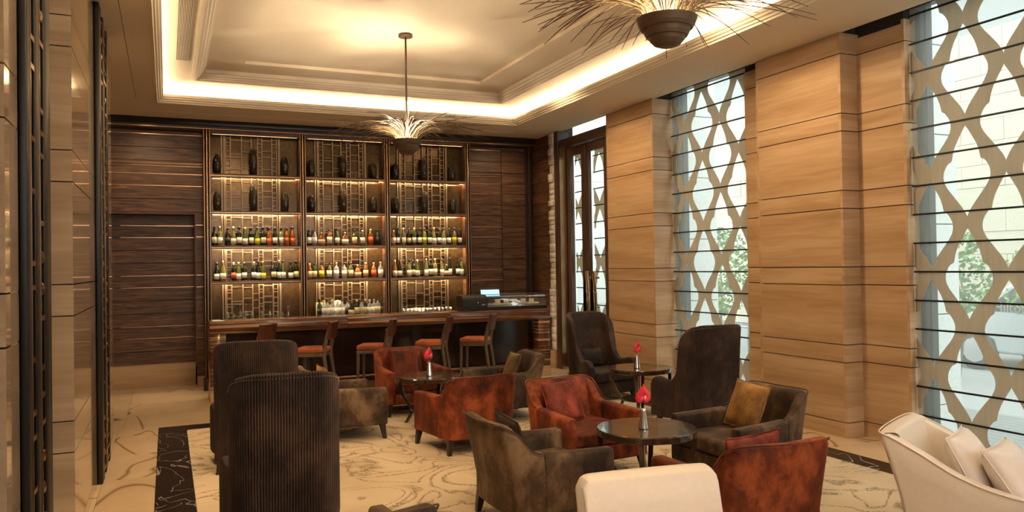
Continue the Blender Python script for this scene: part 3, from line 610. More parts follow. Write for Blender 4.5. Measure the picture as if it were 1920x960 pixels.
bc = [(598, 'wgkk', .0), (606, 'scwg', .06), (613, 'scwk', 0), (622, 'scwg', .03), (632, 'scww', .09), (640, 'scwk', 0), (650, 'sckk', .08), (658, 'qkcr', 0), (668, 'skcg', 0), (677, 'scck', .0), (684, 'skcg', .05), (692, 'scww', 0), (700, 'scwg', .05), (707, 'scck', 0), (712, 'wkkk', .03)]
for i, (px, sp, dy) in enumerate(bc): bottle(px_x(px, 12.05+dy), 12.05+dy, .9865, sp, 'middle back counter', i, 'bottles on the middle back counter', .92)
box1 = tag(box('small_carton', lab_c, 2.10, 2.24, 12.18, 12.235, .9865, 1.20, None, .002, 1), 'pale carton standing behind the bottles on the middle back counter', 'box', 'cartons on the back counter')
box2 = tag(box('small_carton', paperw, 2.38, 2.50, 12.19, 12.235, .9865, 1.22, None, .002, 1), 'white carton behind the clear bottles, right of the pale carton', 'box', 'cartons on the back counter')
# dark glass vases on the two top rows
VM = {}
def vase_mesh(h, r, m):
    k = (h, r, m.name)
    if k not in VM:
        VM[k] = MB().lathe([(0, 0), (r*.8, 0), (r, h*.3), (r*1.02, h*.55), (r*.85, h*.8), (r*.5, h*.95), (r*.25, h), (r*.2, h*.98), (r*.5, h*.9), (r*.8, h*.5), (r*.7, .01), (0, .01)], n=16).mesh('glass_vase', True); VM[k].materials.append(m)
    return VM[k]
vglass = plain('smoked_vase_glass', (.05, .036, .02), .05, 0, Transmission_Weight=.35)
for row, zt, nm in ((0, SZ[0], 'top'), (1, SZ[1], 'second')):
    for bi, pxs in enumerate(((409, 477, 536), (586, 645, 702), (744, 797, 850))):
        for j, px in enumerate(pxs):
            h = (.30, .42, .30)[j] if bi == 0 else (.27, .38, .26)[j]
            o = link('glass_vase', vase_mesh(h, .055, vglass), loc=(px_x(px, CF+.07), CF+.058, zt+.001))
            tag(o, 'smoked bullet-shaped glass vase, %s of three on the %s shelf of the %s bay' % (('left', 'tall middle', 'right')[j], nm, bayn[bi]), 'vase', 'smoked vases on the upper shelves')
# stemware upside down on the left back counter, tumblers on the right
wg = MB().lathe([(.03, 0), (.038, .05), (.034, .085), (.015, .115), (.004, .125), (.004, .20), (.034, .208), (.034, .211), (0, .211)], n=14).mesh('wine_glass', True); wg.materials.append(clear_m)
for i, px in enumerate((426, 437, 449, 460, 471, 491, 505, 520, 528)):
    o = link('wine_glass', wg, loc=(px_x(px, 12.05), 12.03+.05*(i % 2), .9865)); s = (1, .92, 1.1, 1.1, 1.05, 1, .95, .85, .85)[i]; o.scale = (s, s, s)
    tag(o, 'stem glass standing upside down on the left back counter, %s from the left' % ORD[i], 'glass', 'upturned stem glasses')
pt = MB().lathe([(0, 0), (.03, 0), (.028, .05), (.02, .11), (.022, .16), (.045, .185)], n=12); tag(pt.build('glass_carafe', clear_m, smooth=True, loc=(px_x(539, 12.05), 12.05, .9865)), 'small clear carafe with flared lip, rightmost on the left back counter', 'carafe')
tm = MB().lathe([(0, 0), (.026, 0), (.030, .075), (.028, .075), (.024, .006), (0, .006)], n=12).mesh('tumbler', True); tm.materials.append(clear_m)
for r in range(2):
    for i in range(13):
        o = link('tumbler', tm, loc=(px_x(757+i*7.2, 12.05+.09*r), 12.05+.09*r, .9865)); tag(o, 'clear tumbler in the %s row on the right back counter, %s from the left' % (('front', 'rear')[r], ORD[i]), 'glass', 'tumblers on the right back counter')

# ================================================================== UPHOLSTERY
def path_from(ctrl, n=10):
    """Catmull-Rom through control tuples -> list of samples"""
    out = []; P = [ctrl[0]]+ctrl+[ctrl[-1]]
    for i in range(1, len(P)-2):
        for k in range(n):
            t = k/n; p0, p1, p2, p3 = P[i-1], P[i], P[i+1], P[i+2]
            out.append(tuple(.5*((2*b)+(-a+c)*t+(2*a-5*b+4*c-d)*t*t+(-a+3*b-3*c+d)*t**3) for a, b, c, d in zip(p0, p1, p2, p3)))
    out.append(ctrl[-1]); return out
def shell(samples, z0, th, flare=0, r=.02, belly=0, zr=8):
    """samples: (x, y, ztop, lean); outside is on the left of travel ; lean pushes the top backwards (-y)"""
    mb = MB(); uv = []; n = len(samples); L = 0; prev = None; rings = []
    for i, (x, y, zt, ln) in enumerate(samples):
        a = samples[max(i-1, 0)]; b = samples[min(i+1, n-1)]; dx, dy = b[0]-a[0], b[1]-a[1]; m = math.hypot(dx, dy) or 1; nx, ny = -dy/m, dx/m
        if prev: L += math.hypot(x-prev[0], y-prev[1])
        prev = (x, y); pts = []; h = zt-z0
        prof = [(0, z0), (0, z0+h*.25), (0, z0+h*.5), (0, z0+h*.75), (0, zt-r), (r*.3, zt-r*.3), (r, zt), (th-r, zt), (th-r*.3, zt-r*.3), (th, zt-r), (th, z0+h*.75), (th, z0+h*.5), (th, z0+h*.25), (th, z0)]
        for o, z in prof:
            k = max(0, (z-.30)); pts.append((x-nx*o, y-ny*o-ln*k, z)); uv.append((L, z))
        rings.append(pts)
    m = len(rings[0]); vs = [p for q in rings for p in q]; fs = []
    for i in range(n-1):
        for k in range(m-1): fs.append((i*m+k, i*m+k+1, (i+1)*m+k+1, (i+1)*m+k))
        fs.append((i*m+m-1, i*m, (i+1)*m, (i+1)*m+m-1))
    fs.append(tuple(range(m))[::-1]); fs.append(tuple((n-1)*m+k for k in range(m)))
    mb.add(vs, fs); mb.uv = uv; return mb
def cushion(name, mat, w, h, t, loc, rot, parent=None):
    n = 14; vs = []; fs = []
    def P(i, j, s):
        u = -1+2*i/n; v = -1+2*j/n; e = (max(0, 1-u*u)*max(0, 1-v*v))**.42; pin = 1-.06*(1-abs(v)**2)*(abs(u)) ; pin2 = 1-.06*(1-abs(u)**2)*abs(v)
        return (u*w/2*pin, s*t/2*e*(1+.06*math.sin(5*u+3*v)), v*h/2*pin2)
    for s in (1, -1):
        b = len(vs); vs += [P(i, j, s) for i in range(n+1) for j in range(n+1)]
        for i in range(n):
            for j in range(n): q = (b+i*(n+1)+j, b+(i+1)*(n+1)+j, b+(i+1)*(n+1)+j+1, b+i*(n+1)+j+1); fs.append(q if s > 0 else q[::-1])
    me = MB().add(vs, fs); me = me.mesh(name, True); bm = bmesh.new(); bm.from_mesh(me); bmesh.ops.remove_doubles(bm, verts=bm.verts, dist=1e-5); bmesh.ops.recalc_face_normals(bm, faces=bm.faces); bm.to_mesh(me); bm.free()
    me.polygons.foreach_set('use_smooth', [True]*len(me.polygons)); me.materials.append(mat); o = link(name, me, parent); o.location = loc; o.rotation_euler = rot
    pip = MB(); pts = [(P(i, 0, 1)) for i in range(n+1)]+[P(n, j, 1) for j in range(1, n+1)]+[P(n-i, n, 1) for i in range(1, n+1)]+[P(0, n-j, 1) for j in range(1, n+1)]
    pip.tube(pts, .004, 5); pip.build('piping', mat, o, smooth=True); return o
def leg_mesh(h, a, b, sx, sy, mat):
    mb = MB().add([(sx*.02-b, sy*.02-b, 0), (sx*.02+b, sy*.02-b, 0), (sx*.02+b, sy*.02+b, 0), (sx*.02-b, sy*.02+b, 0), (-a, -a, h), (a, -a, h), (a, a, h), (-a, a, h)], [(0, 3, 2, 1), (4, 5, 6, 7), (0, 1, 5, 4), (1, 2, 6, 5), (2, 3, 7, 6), (3, 0, 4, 7)]); return mb
AH, BH_ = .515, .715
def low_chair(label, mat, loc, rz, legs=True, group='low velvet armchairs', bh=BH_, ah=AH, sc=1):
    t = thing('low_armchair', label, 'armchair', (loc[0], loc[1], .0045), rz, group)
    # outer path from left arm front, round the back, to right arm front (outside on the left of travel, y+ is the front)
    L = [(-.395, .36, ah-.005, 0), (-.385, .1, ah, 0), (-.37, -.14, ah+.01, .05), (-.362, -.20, ah+.035, .10), (-.352, -.26, bh-.055, .18), (-.335, -.30, bh-.02, .20), (-.29, -.335, bh, .22), (-.15, -.358, bh, .22), (0, -.365, bh-.004, .22)]
    R = [(-x, y, z, l) for x, y, z, l in L[::-1]][1:]
    al = path_from([L[0], L[1], L[2]], 6); bk = path_from(L[2:]+R[:-2], 6); ar = path_from([R[-3], R[-2], R[-1]], 6)
    rev = lambda s: s[::-1]
    shell(rev(bk), .14, .09, r=.036).build('backrest', mat, t, smooth=True, bevel=.012)
    shell(rev(al), .14, .095).build('armrest', mat, t, bevel=.02); shell(rev(ar), .14, .095).build('armrest', mat, t, bevel=.02)
    MB().prism([(-.33, .335), (-.30, -.29), (.30, -.29), (.33, .335)], 'z', .13, .26).build('seat_base', mat, t, bevel=.015)
    MB().prism([(-.315, .355), (-.285, -.27), (.285, -.27), (.315, .355)], 'z', .262, .385).build('seat_cushion', mat, t, bevel=.035, seg=3)
    for sx, sy, x, y in ((-1, 1, -.355, .31), (1, 1, .355, .31), (-1, -1, -.31, -.29), (1, -1, .31, -.29)):
        leg_mesh(.145, .028, .017, sx, sy, wood_d).build('leg', wood_d, t, loc=(x, y, 0))
    # welt along the top of the back
    w = [(x, y-l*(z-.30)-.0, z+.0) for x, y, z, l in bk]; MB().tube(w, .005, 5).build('piping', mat, t, smooth=True)
    return t
D = math.radians
def lc(p, q): return p, q
def wcush(chair, name, mat, label, w, h, t, local, tilt, yaw=0, roll=0, group='cushions on the low armchairs'):
    M = Matrix.Translation(chair.location) @ Matrix.Rotation(chair.rotation_euler.z, 4, 'Z') @ Matrix.Translation(local) @ Matrix.Rotation(yaw, 4, 'Z') @ Matrix.Rotation(tilt, 4, 'X') @ Matrix.Rotation(roll, 4, 'Y')
    o = cushion(name, mat, w, h, t, (0, 0, 0), (0, 0, 0)); o.matrix_world = M; tag(o, label, 'cushion', group); return o
or1 = low_chair('rust velvet armchair with square cushion facing the camera, behind the left round table', v_rust, (2.67, 9.1), PI+D(3))
or2 = low_chair('rust velvet armchair seen from behind, in front of the left round table', v_rust, (2.62, 7.04), D(6))
or3 = low_chair('rust velvet armchair facing the camera behind the front round table', v_rust, (3.19, 5.76), PI+D(5))
or4 = low_chair('rust velvet armchair seen from behind at the bottom, between the cream armchairs', v_rust, (3.14, 3.75), D(-3))
ol1 = low_chair('olive velvet armchair left of the left round table, half hidden by a high-back chair', v_olive, (1.64, 8.06), -PI/2+D(3))
ol2 = low_chair('olive velvet armchair with olive cushion, right of the left round table near the bar end', v_olive, (3.49, 8.2), PI/2-D(2))
ol3 = low_chair('olive velvet armchair seen from behind at the left of the front round table', v_olive, (2.30, 4.79), -PI/2+D(2))
ol4 = low_chair('olive velvet armchair with golden cushion, right of the front round table', v_olive, (4.08, 4.86), PI/2+D(3))
ol5 = low_chair('olive armchair of which only the rounded back top shows at the bottom edge', v_tan, (.67, 3.52), D(8))
wcush(or1, 'square_cushion', v_rust, 'square rust velvet cushion on the armchair behind the left table', .36, .36, .11, (.02, -.15, .545), D(18))
wcush(or3, 'square_cushion', v_red, 'brick red velvet cushion on the armchair behind the front table', .36, .36, .12, (.10, -.15, .55), D(20), roll=D(4))
wcush(or4, 'square_cushion', v_red, 'brick red cushion peeking over the back of the bottom rust armchair', .38, .34, .11, (-.02, -.15, .555), D(12), roll=D(-5))
wcush(ol1, 'square_cushion', v_gold, 'golden cushion just showing over the half hidden olive armchair', .34, .34, .11, (-.1, -.15, .55), D(16))
wcush(ol2, 'square_cushion', v_olive2, 'olive gold cushion on the armchair nearest the bar end', .34, .34, .11, (.06, -.15, .545), D(20))
wcush(ol3, 'square_cushion', v_brown, 'dark brown cushion peeking over the olive armchair in the foreground', .34, .32, .11, (-.14, -.14, .54), D(16), roll=D(8))
wcush(ol4, 'square_cushion', v_gold, 'golden velvet cushion with dark side on the olive armchair by the front table', .38, .38, .12, (.05, -.13, .575), D(22), roll=D(-4))

def high_chair(label, mat, loc, rz, bh=1.09, nails=True, w=.31):
    t = thing('high_back_armchair', label, 'armchair', (loc[0], loc[1], .0045), rz, 'brown high-back armchairs')
    B = [(0, -.34, bh, .10), (-.12, -.338, bh, .10), (-.21, -.325, bh-.002, .10), (-w+.04, -.285, bh-.014, .09), (-w, -.235, bh-.036, .07), (-w-.012, -.17, bh-.075, .06), (-w-.014, -.12, bh-.12, .05), (-w-.012, -.09, bh-.22, .04), (-w-.006, -.07, .76, .02), (-w-.003, -.05, .63, 0), (-w-.005, -.02, .57, 0)]
    A = [(-w-.005, -.02, .57, 0), (-w-.02, .04, .505, 0), (-w-.045, .12, .50, 0), (-w-.065, .22, .52, 0), (-w-.075, .31, .50, 0), (-w-.07, .36, .44, 0)]
    Bf = B[::-1]+[(-x, y, z, l) for x, y, z, l in B[1:]]
    bk = path_from(Bf, 6); al = path_from(A[::-1], 6); ar = path_from([(-x, y, z, l) for x, y, z, l in A], 6)
    o = shell(bk[::-1], .10, .075, r=.025).build('backrest', mat, t, smooth=True, bevel=.01)
    shell(al[::-1], .10, .085, r=.03).build('armrest', mat, t, bevel=.02); shell(ar[::-1], .10, .085, r=.03).build('armrest', mat, t, bevel=.02)
    MB().prism([(-w-.02, .33), (-w+.02, -.27), (w-.02, -.27), (w+.02, .33)], 'z', .09, .24).build('seat_base', v_brown, t, bevel=.015)
    MB().prism([(-w+.02, .36), (-w+.05, -.25), (w-.05, -.25), (w-.02, .36)], 'z', .242, .38).build('seat_cushion', v_brown, t, bevel=.035, seg=3)
    for sx, sy, x, y in ((-1, 1, -w, .28), (1, 1, w, .28), (-1, -1, -w+.04, -.26), (1, -1, w-.04, -.26)): leg_mesh(.105, .026, .018, sx, sy, wood_d).build('leg', wood_d, t, loc=(x, y, 0))
    seg = [(x, y-.001-l*(z-.33), z-.026) for x, y, z, l in bk if abs(x) < w+.02 and z > bh-.10]
    if nails:
        mb = MB(); 
        for a, b in zip(seg, seg[1:]):
            m = max(1, int(math.dist(a, b)/.013))
            for q in range(m): p = [a[i]+(b[i]-a[i])*q/m for i in range(3)]; mb.lathe([(0, -.003), (.0032, 0), (0, .003)], p, 5)
        o = mb.build('nailhead_trim', nail, t); o['kind'] = 'stuff'
    return t
high_chair('brown ribbed high-back armchair in the left foreground, seen from behind with nailhead edge', v_cord, (.66, 5.08), D(-4), bh=1.11)
high_chair('brown ribbed high-back armchair just behind the foreground one, below the bar', v_cord, (.72, 7.25), D(-6), bh=1.12, nails=False, w=.335)
hb3 = high_chair('dark brown high-back armchair facing the camera by the glazed door', v_brown, (5.10, 8.76), PI+D(4), nails=False)
high_chair('dark brown high-back armchair seen from behind in front of the stone pier', v_cord, (5.10, 6.68), D(-4))
wcush(hb3, 'lumbar_cushion', v_brown, 'small dark brown lumbar cushion on the high-back armchair by the door', .36, .24, .12, (0, -.16, .50), D(14), group='lumbar cushions')

# cream armchairs
def cream_lounge(loc, rz):
    t = thing('cream_lounge_chair', 'cream upholstered chair with swept arm and two cushions at the right edge', 'armchair', (loc[0], loc[1], .0045), rz, 'cream armchairs')
    bh = .735
    L = [(-.40, .52, .47, 0), (-.40, .30, .475, 0), (-.40, .10, .50, .0), (-.395, -.06, .56, .1), (-.385, -.18, .65, .22), (-.375, -.28, bh-.02, .28), (-.35, -.335, bh, .30), (-.2, -.36, bh, .30), (0, -.365, bh, .30)]
    R = [(-x, y, z, l) for x, y, z, l in L[::-1]][1:]
    shell(path_from(L+R, 6)[::-1], .10, .10, r=.02).build('backrest_and_arms', cream, t, bevel=.012)
    MB().prism([(-.32, .52), (-.30, -.27), (.30, -.27), (.32, .52)], 'z', .10, .22).build('seat_base', cream, t, bevel=.015); MB().prism([(-.30, .54), (-.285, -.25), (.285, -.25), (.30, .54)], 'z', .222, .33).build('seat_cushion', cream, t, bevel=.03, seg=3)
    for x, y in ((-.33, .46), (.33, .46), (-.30, -.28), (.30, -.28)): leg_mesh(.105, .025, .018, 0, 0, wood_d).build('leg', wood_d, t, loc=(x, y, 0))
    w = [(x, y-l*(z-.30), z) for x, y, z, l in path_from(L+R, 6)]; MB().tube(w, .004, 5).build('piping', cream, t, smooth=True)
    return t
cr2 = cream_lounge((4.22, 2.95), D(-154))
t = thing('cream_armchair', 'cream armchair at the bottom edge of the picture, only its smooth back showing', 'armchair', (2.02, 2.70, .0045), PI-D(8), 'cream armchairs')
n = 24; fr = []
for i in range(n+1):
    u = -1+2*i/n; x = u*.345; e = max(0, (abs(u)-.86)/.14); zt = .735-.045*(1-math.sqrt(max(0, 1-e*e))); fr.append((x, -.30+.02*abs(u)**3, zt, .26))
shell(fr, .12, .10, r=.03).build('backrest', cream, t, bevel=.02)
for sx in (-1, 1): box('armrest', cream, sx*.36-.05, sx*.36+.05, -.26, .34, .12, .40, t, .025)
box('seat_base', cream, -.305, .305, -.26, .33, .11, .24, t, .015); box('seat_cushion', cream, -.30, .30, -.24, .35, .242, .36, t, .035, 3)
for x, y in ((-.33, .28), (.33, .28), (-.30, -.27), (.30, -.27)): leg_mesh(.125, .025, .018, 0, 0, wood_d).build('leg', wood_d, t, loc=(x, y, 0))
wcush(cr2, 'silk_cushion', cream_s, 'cream silk cushion leaning against the back of the right edge chair', .46, .40, .20, (.04, -.06, .545), D(26), group='cream silk cushions')
wcush(cr2, 'silk_cushion', cream_s, 'cream silk cushion in front of the other on the right edge chair', .46, .40, .21, (.08, .16, .52), D(34), yaw=D(-6), group='cream silk cushions')

# ---- round tables
def round_table(label, x, y, rz):
    t = thing('round_table', label, 'table', (x, y, .0045), rz, 'round dark wood tables'); R = .36
    MB().lathe([(0, .478), (R-.01, .478), (R, .482), (R, .522), (R-.006, .53), (0, .53)], n=64).build('tabletop', table_w, t)
    MB().lathe([(0, .155), (.205, .155), (.21, .16), (.21, .172), (.205, .176), (0, .176)], n=40).build('lower_shelf', table_w, t)
    for k in range(4):
        a = PI/4+k*PI/2; mb = MB(); pr = [(.335, .478), (.335, .40), (.30, .30), (.235, .20), (.20, .15), (.225, .08), (.275, 0)]; pr = path_from(pr, 5); d = (math.cos(a), math.sin(a)); n = (-d[1], d[0]); vs = []; w = .018
        for r, z in pr: vs += [(d[0]*(r-w)-n[0]*w, d[1]*(r-w)-n[1]*w, z), (d[0]*(r+w)-n[0]*w, d[1]*(r+w)-n[1]*w, z), (d[0]*(r+w)+n[0]*w, d[1]*(r+w)+n[1]*w, z), (d[0]*(r-w)+n[0]*w, d[1]*(r-w)+n[1]*w, z)]
        m = len(pr); fs = [(i*4+k2, i*4+(k2+1) % 4, i*4+4+(k2+1) % 4, i*4+4+k2) for i in range(m-1) for k2 in range(4)]+[(0, 1, 2, 3), (4*m-4, 4*m-3, 4*m-2, 4*m-1)]
        MB().add(vs, fs).build('leg', table_w, t)
    return t
def flower_vase(label, lab2, x, y, a, tilt, z0=.5352):
    v = thing('bud_vase', label, 'vase', (x, y, z0), a, 'steel bud vases'); MB().lathe([(0, 0), (.036, 0), (.038, .004), (.036, .012), (.019, .13), (.0165, .145), (.015, .145), (.017, .13), (.03, .02), (0, .015)], n=20).build('vase_body', chrome, v, smooth=True)
    f = thing('anthurium_flower', lab2, 'flower', (x, y, z0+.02), a, 'red anthuriums'); f.scale = (1.35, 1.35, 1.12)
    MB().tube([(0, 0, 0), (.002, .0, .08), (.004, -.004, .135)], .0025, 6).build('stem', stem, f, smooth=True)
    vs = []; fs = []; n = 20; C = (0, -.004, .135)
    def heart(s, r):
        th = s*2*PI; x = .036*(16*math.sin(th)**3)/16*1.25; y = -.047*(13*math.cos(th)-5*math.cos(2*th)-2*math.cos(3*th)-math.cos(4*th))/16*1.7
        return (x*r, -.004-.012*math.sin(PI*r)+.010*(abs(x)/.03)*r-.02*tilt*r, .175+(y+.004)*r*.95+.018)
    for j in range(1, 6): vs += [heart(i/n, j/5) for i in range(n)]
    b = len(vs); vs.append(heart(0, 0)); fs = [(b, i, (i+1) % n) for i in range(n)]
    for j in range(4): fs += [(j*n+i, j*n+(i+1) % n, (j+1)*n+(i+1) % n, (j+1)*n+i) for i in range(n)]
    o = MB().add(vs, fs).build('spathe', red, f, smooth=True); sd = o.modifiers.new('thick', 'SOLIDIFY'); sd.thickness = .0015
    MB().tube([(0, -.012, .150), (.003, -.022, .175), (.006, -.026, .198)], [.005, .0045, .003], 8).build('spadix', spx, f, smooth=True)
round_table('round dark wood table with the anthurium vase, nearest the bar stools', 2.62, 8.2, .1)
round_table('round dark wood table with the anthurium vase, between the two dark high-back armchairs', 4.95, 7.58, .1)
round_table('round dark wood table in the foreground between four low armchairs', 3.17, 4.78, .1)
flower_vase('steel bud vase on the round table nearest the bar', 'red anthurium in the vase nearest the bar', 2.60, 8.12, .3, 0)
flower_vase('steel bud vase on the round table by the high-back armchairs', 'small drooping red anthurium in the vase by the high-back armchairs', 4.86, 7.50, .2, 1)
flower_vase('steel bud vase on the foreground round table', 'large red anthurium with cream spadix on the foreground table', 3.12, 4.74, -.3, .3)

# ---- bar stools
def bar_stool():
    t = thing('bar_stool', 'x', 'stool', (0, 0, 0), 0, 'bar stools along the counter'); SH_ = .66
    MB().prism([(-.19, .19), (-.20, -.02), (-.17, -.19), (.17, -.19), (.20, -.02), (.19, .19)], 'z', SH_, SH_+.065).build('seat', seat_o, t, bevel=.028, seg=3)
    MB().prism([(-.185, .185), (-.195, -.02), (-.165, -.185), (.165, -.185), (.195, -.02), (.185, .185)], 'z', SH_-.045, SH_).build('seat_frame', stool_w, t, bevel=.004)
    for x, y in ((-.165, .165), (.165, .165)): MB().tube([(x*1.08, y*1.1, 0), (x, y, SH_-.04)], [.016, .022], 4).build('leg', stool_w, t)
    for x in (-.155, .155): MB().tube([(x*1.1, -.27, 0), (x, -.18, SH_-.05), (x, -.18, SH_+.03), (x*.98, -.215, SH_+.2), (x*.96, -.27, SH_+.385)], [.018, .026, .028, .026, .02], 4).build('leg', stool_w, t)
    vs = []
    n = 8
    for i in range(n+1):
        u = -1+2*i/n; x = u*.17; y = -.245-.03*(1-u*u)
        vs += [(x, y+.045, SH_+.17), (x, y, SH_+.17+.0), (x, y-.042, SH_+.385), (x, y+.0, SH_+.395)]
    fs = [(4*i+k, 4*i+(k+1) % 4, 4*i+4+(k+1) % 4, 4*i+4+k) for i in range(n) for k in range(4)]+[(0, 1, 2, 3), (4*n, 4*n+1, 4*n+2, 4*n+3)]
    MB().add(vs, fs).build('backrest', seat_l, t, bevel=.008)
    MB().tube([(-.17, .175, .24), (.17, .175, .24)], .011, 6).build('foot_bar', stool_w, t); return t
st = bar_stool()
for i, (x, y, a, lb) in enumerate(((.94, 10.2, 50, 'orange seated bar stool whose back top shows above the rear high-back armchair'), (1.70, 10.12, 64, 'orange seated bar stool second from the left, right of the rear high-back armchair'), (2.47, 10.08, 64, 'orange seated bar stool in the middle of the row, left of the rust armchair'), (3.28, 10.15, 62, 'orange seated bar stool partly behind the rust armchair and red flower'), (3.97, 10.25, 55, 'rightmost orange seated bar stool, before the gloss bar front'))):
    if i == 0: st.location = (x, y, 0); st.rotation_euler = (0, 0, D(a)); st['label'] = lb
    else: dup(st, (x, y, 0), D(a), lb)

# ---- chandeliers
REED = []
for v in range(12):
    R = random.uniform(.62, 1.0); h = random.uniform(-.12, .24)*R+.04; up = random.uniform(.13, .26); r0 = random.uniform(.02, .12)
    pts = []
    for i in range(11):
        t_ = i/10; p0 = (r0, -.02); p1 = (r0+.10, up*1.5); p2 = (R, h); pts.append(((1-t_)**2*p0[0]+2*t_*(1-t_)*p1[0]+t_*t_*p2[0], 0, (1-t_)**2*p0[1]+2*t_*(1-t_)*p1[1]+t_*t_*p2[1]))
    me = MB().tube(pts, [.0034]*10+[.002], 4).mesh('reed', True); me.materials.append(reedm); REED.append(me)
for v in range(4):
    up = random.uniform(.18, .3); R = random.uniform(.10, .35); pts = [(.03+R*(i/6)**2, 0, up*i/6) for i in range(7)]; me = MB().tube(pts, .0032, 4).mesh('reed', True); me.materials.append(reedm); REED.append(me)
def chandelier(x, y, zr, label):
    t = thing('reed_chandelier', label, 'chandelier', (x, y, zr), 0, 'bronze reed chandeliers')
    MB().lathe([(0, -.165), (.04, -.163), (.075, -.15), (.098, -.125), (.106, -.105), (.117, -.105), (.128, -.085), (.136, -.06), (.148, -.06), (.160, -.04), (.170, -.012), (.174, 0), (.168, 0), (.15, -.045), (.12, -.08), (0, -.10)], n=72).build('bowl', bowlm, t)
    top = 4.335-zr; MB().tube([(0, 0, -.1), (0, 0, top)], .011, 10).build('hanging_rod', bowlm, t, smooth=True); MB().lathe([(0, top-.025), (.075, top-.025), (.08, top-.02), (.08, top), (0, top)], n=32).build('ceiling_rose', bowlm, t)
    MB().lathe([(0, -.06), (.03, -.05), (.03, -.03), (0, -.02)], (.07, 0, 0), 12).build('bulb', bulb_e, t, smooth=True)
    for i in range(150):
        me = REED[i % 12] if i % 7 else REED[12+(i//7) % 4]; o = link('reed', me, t); s = random.uniform(.8, 1.06); o.scale = (s, s, s*random.uniform(.75, 1.2)); o.rotation_euler = (0, 0, random.uniform(0, 2*PI))
    spot('bowl_uplight', (x-.03, y, zr-.075), (x-.03, y, 4.3), 210, WARM2, 150, .5, .05)
chandelier(2.48, 8.44, 3.15, 'bronze reed chandelier on a thin rod before the bottle cabinet')
chandelier(2.64, 3.70, 3.125, 'large bronze reed chandelier cut by the top edge of the picture')

# ================================================================== OUTSIDE
gnd = sempty('ground'); box('paving', asph, 6.47, 40, -20, 40, -.25, -.16, gnd)
dk = thing('deck_terrace', 'grey boarded terrace outside the right window', 'deck', (0, 0, 0)); bd = MB().box(0, .135, -10, 24, -.16, -.10).mesh('deck_board'); bd.materials.append(deck)
for i in range(17): link('deck_board', bd, dk, loc=(6.48+i*.142, 0, 0))
def fin(y0, y1, x1, label):
    f = thing('facade_fin', label, 'wall', (0, 0, 0), 0, 'white facade fins'); zs = [-.1, .35, 1.2, 2.05, 2.9, 3.75, 4.6, 6]
    box('fin_core', dkp, 6.49, x1-.02, y0+.02, y1-.01, -.1, 6, f)
    for a, b in zip(zs, zs[1:]): box('panel', white_wall, 6.47, x1, y0, y1, a+.006, b-.006, f)
fin(5.06, 5.5, 6.92, 'white panelled wall fin outside the right window')
fin(8.78, 9.3, 7.05, 'white panelled wall fin outside the middle window')
ow = thing('garden_wall', 'pale stone block wall across the lane outside', 'wall', (0, 0, 0)); box('wall_core', asph, 15.06, 15.3, -10, 40, -.1, 9, ow)
bk_ = MB().box(0, .06, .004, .896, .004, .446).mesh('stone_block'); bk_.materials.append(brickm)
for r in range(14):
    for i in range(16): link('stone_block', bk_, ow, loc=(15.0+random.uniform(-.01, .01), 5.0+i*.9+(r % 2)*.45, .0+r*.45))
ww = thing('white_facade', 'white panelled building wall seen beyond the middle window', 'building', (0, 0, 0))
pn = MB().box(.004, 1.196, 0, .06, .004, .896).mesh('panel'); pn.materials.append(white_wall)
box('facade_core', white_wall, 7.4, 11.0, 15.06, 15.3, -.1, 7, ww)
for r in range(7):
    for i in range(3): link('panel', pn, ww, loc=(7.4+i*1.2, 15.0, -.05+r*.9))
# outside stair, white flight
stt = thing('outdoor_stair', 'white outdoor stair flight seen through the middle window', 'stair', (0, 0, 0))
for i in range(12): box('tread', white_wall, 11.2+i*.28, 11.5+i*.28, 14.0, 15.2, 2.0+i*.17, 2.06+i*.17, stt)
MB().prism([(11.2, 1.85), (14.7, 3.95), (14.7, 3.75), (11.2, 1.65)], 'y', 13.95, 14.0).build('stringer', white_wall, stt)
def bush(x, y, h, r, label, lm, n=700, trunk=True, zc=.55):
    b = thing('garden_bush', label, 'bush', (x, y, -.16), 0, 'garden bushes outside the windows'); mb = MB()
    for i in range(n):
        a = random.uniform(0, 2*PI); rr = r*math.sqrt(random.random()); z = h*(1-zc)+h*zc*random.random(); rr *= math.sqrt(max(.05, 1-((z-h*(1-zc/2))/(h*zc/2))**2)); s = random.uniform(.03, .07)
        c = Vector((rr*math.cos(a), rr*math.sin(a), z)); u = Vector((random.uniform(-1, 1), random.uniform(-1, 1), random.uniform(-1, 1))).normalized(); v = u.cross(Vector((random.random(), 1, random.random()))).normalized()
        mb.add([c-u*s, c+v*s*.5, c+u*s, c-v*s*.5], [(0, 1, 2, 3)])
    o = mb.build('foliage', lm, b); o['kind'] = 'stuff'
    for k in range(3): MB().tube([(0, 0, 0), (random.uniform(-.1, .1), random.uniform(-.1, .1), h*.5), (random.uniform(-.3, .3)*r, random.uniform(-.3, .3)*r, h*.9)], [.03, .02, .01], 5).build('stem', bark, b, smooth=True)
bush(11.3, 8.3, 2.3, .6, 'slender green shrub outside the right window, nearest the white fin', leafm); bush(11.0, 6.6, 2.1, .7, 'slender green shrub outside the right window, at the picture edge', leaf2)
bush(11.7, 10.6, 2.0, .7, 'broad green shrub outside the right window against the stone wall', leafm, 900)
bush(9.0, 11.9, 2.2, .5, 'bright green bush seen through the middle window', leaf2, 1200, zc=.85); bush(10.6, 13.2, 2.6, .8, 'darker tree-like bush seen through the middle window beside the pier', leafm, 1200, zc=.7)
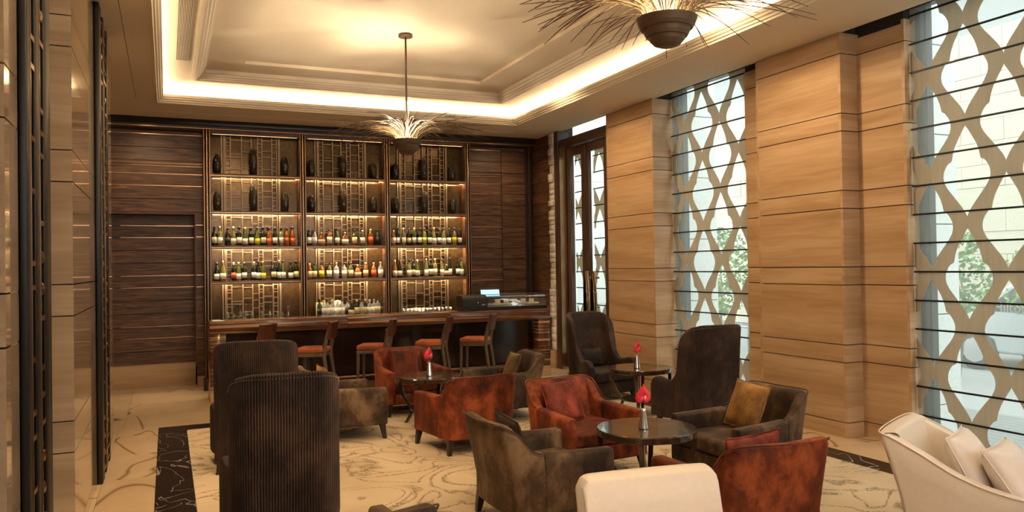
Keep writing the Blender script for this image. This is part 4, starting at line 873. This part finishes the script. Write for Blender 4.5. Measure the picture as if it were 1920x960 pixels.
# parked car
car = thing('parked_car', 'silver car parked in the lane outside the right window', 'car', (13.4, 7.6, -.16), 0)
MB().prism([(-2.0, .35), (-2.05, .7), (-1.6, .88), (-1.0, .95), (-.5, 1.42), (.7, 1.46), (1.35, 1.0), (2.0, .9), (2.1, .6), (2.1, .35), (1.65, .3), (1.6, .5), (1.3, .62), (1.0, .5), (.95, .3), (-.95, .3), (-1.0, .5), (-1.3, .62), (-1.6, .5), (-1.65, .3)], 'x', -.85, .85).build('car_body', carp, car, bevel=.06, seg=3)
for sx in (-.853, .853): MB().prism([(-.92, .97), (-.46, 1.36), (.62, 1.39), (1.15, 1.0)], 'x', sx-.004, sx+.004).build('side_window', cglass, car)
whl = MB().lathe([(0, -.09), (.30, -.09), (.33, -.07), (.33, .07), (.30, .09), (0, .09)], n=28).mesh('wheel', True); whl.materials.append(tyre); rim = MB().lathe([(0, -.10), (.21, -.10), (.22, -.08), (0, -.08)], n=10).mesh('wheel_rim'); rim.materials.append(silver)
for sx in (-.80, .80):
    for y in (-1.3, 1.3):
        o = link('wheel', whl, car, loc=(sx, y, .33)); o.rotation_euler = (0, PI/2 if sx < 0 else -PI/2, 0); link('wheel_rim', rim, o)
# tall blue grey cover outside middle window
tag(MB().lathe([(0, 0), (.28, 0), (.30, .5), (.26, 1.2), (.16, 1.42), (0, 1.46)], n=20).build('covered_parasol', bluep, smooth=True, loc=(9.25, 10.3, -.1)), 'blue-grey covered shape standing outside the middle window', 'cover')
# etched lettering on the glass
def lettering(txt, yc, z, size, label, x=6.392):
    cu = bpy.data.curves.new('glass_lettering', 'FONT'); cu.body = txt; cu.size = size; cu.extrude = .001; cu.materials.append(ltr)
    o = bpy.data.objects.new('glass_lettering', cu); COL.objects.link(o); o.rotation_euler = (PI/2, 0, -PI/2); o.location = (x, yc, z); me = bpy.data.meshes.new_from_object(o, depsgraph=bpy.context.evaluated_depsgraph_get()); mw = (o.location.copy(), o.rotation_euler.copy()); bpy.data.objects.remove(o); o = link('glass_lettering', me); o.location, o.rotation_euler = mw; tag(o, label, 'lettering', 'etched lettering on the windows')
lettering('Hilton', 4.37, 1.27, .115, 'pale etched lettering reading Hilton on the right window glass'); lettering('Hilton', 7.90, 1.33, .115, 'pale etched lettering reading Hilton on the middle window glass')
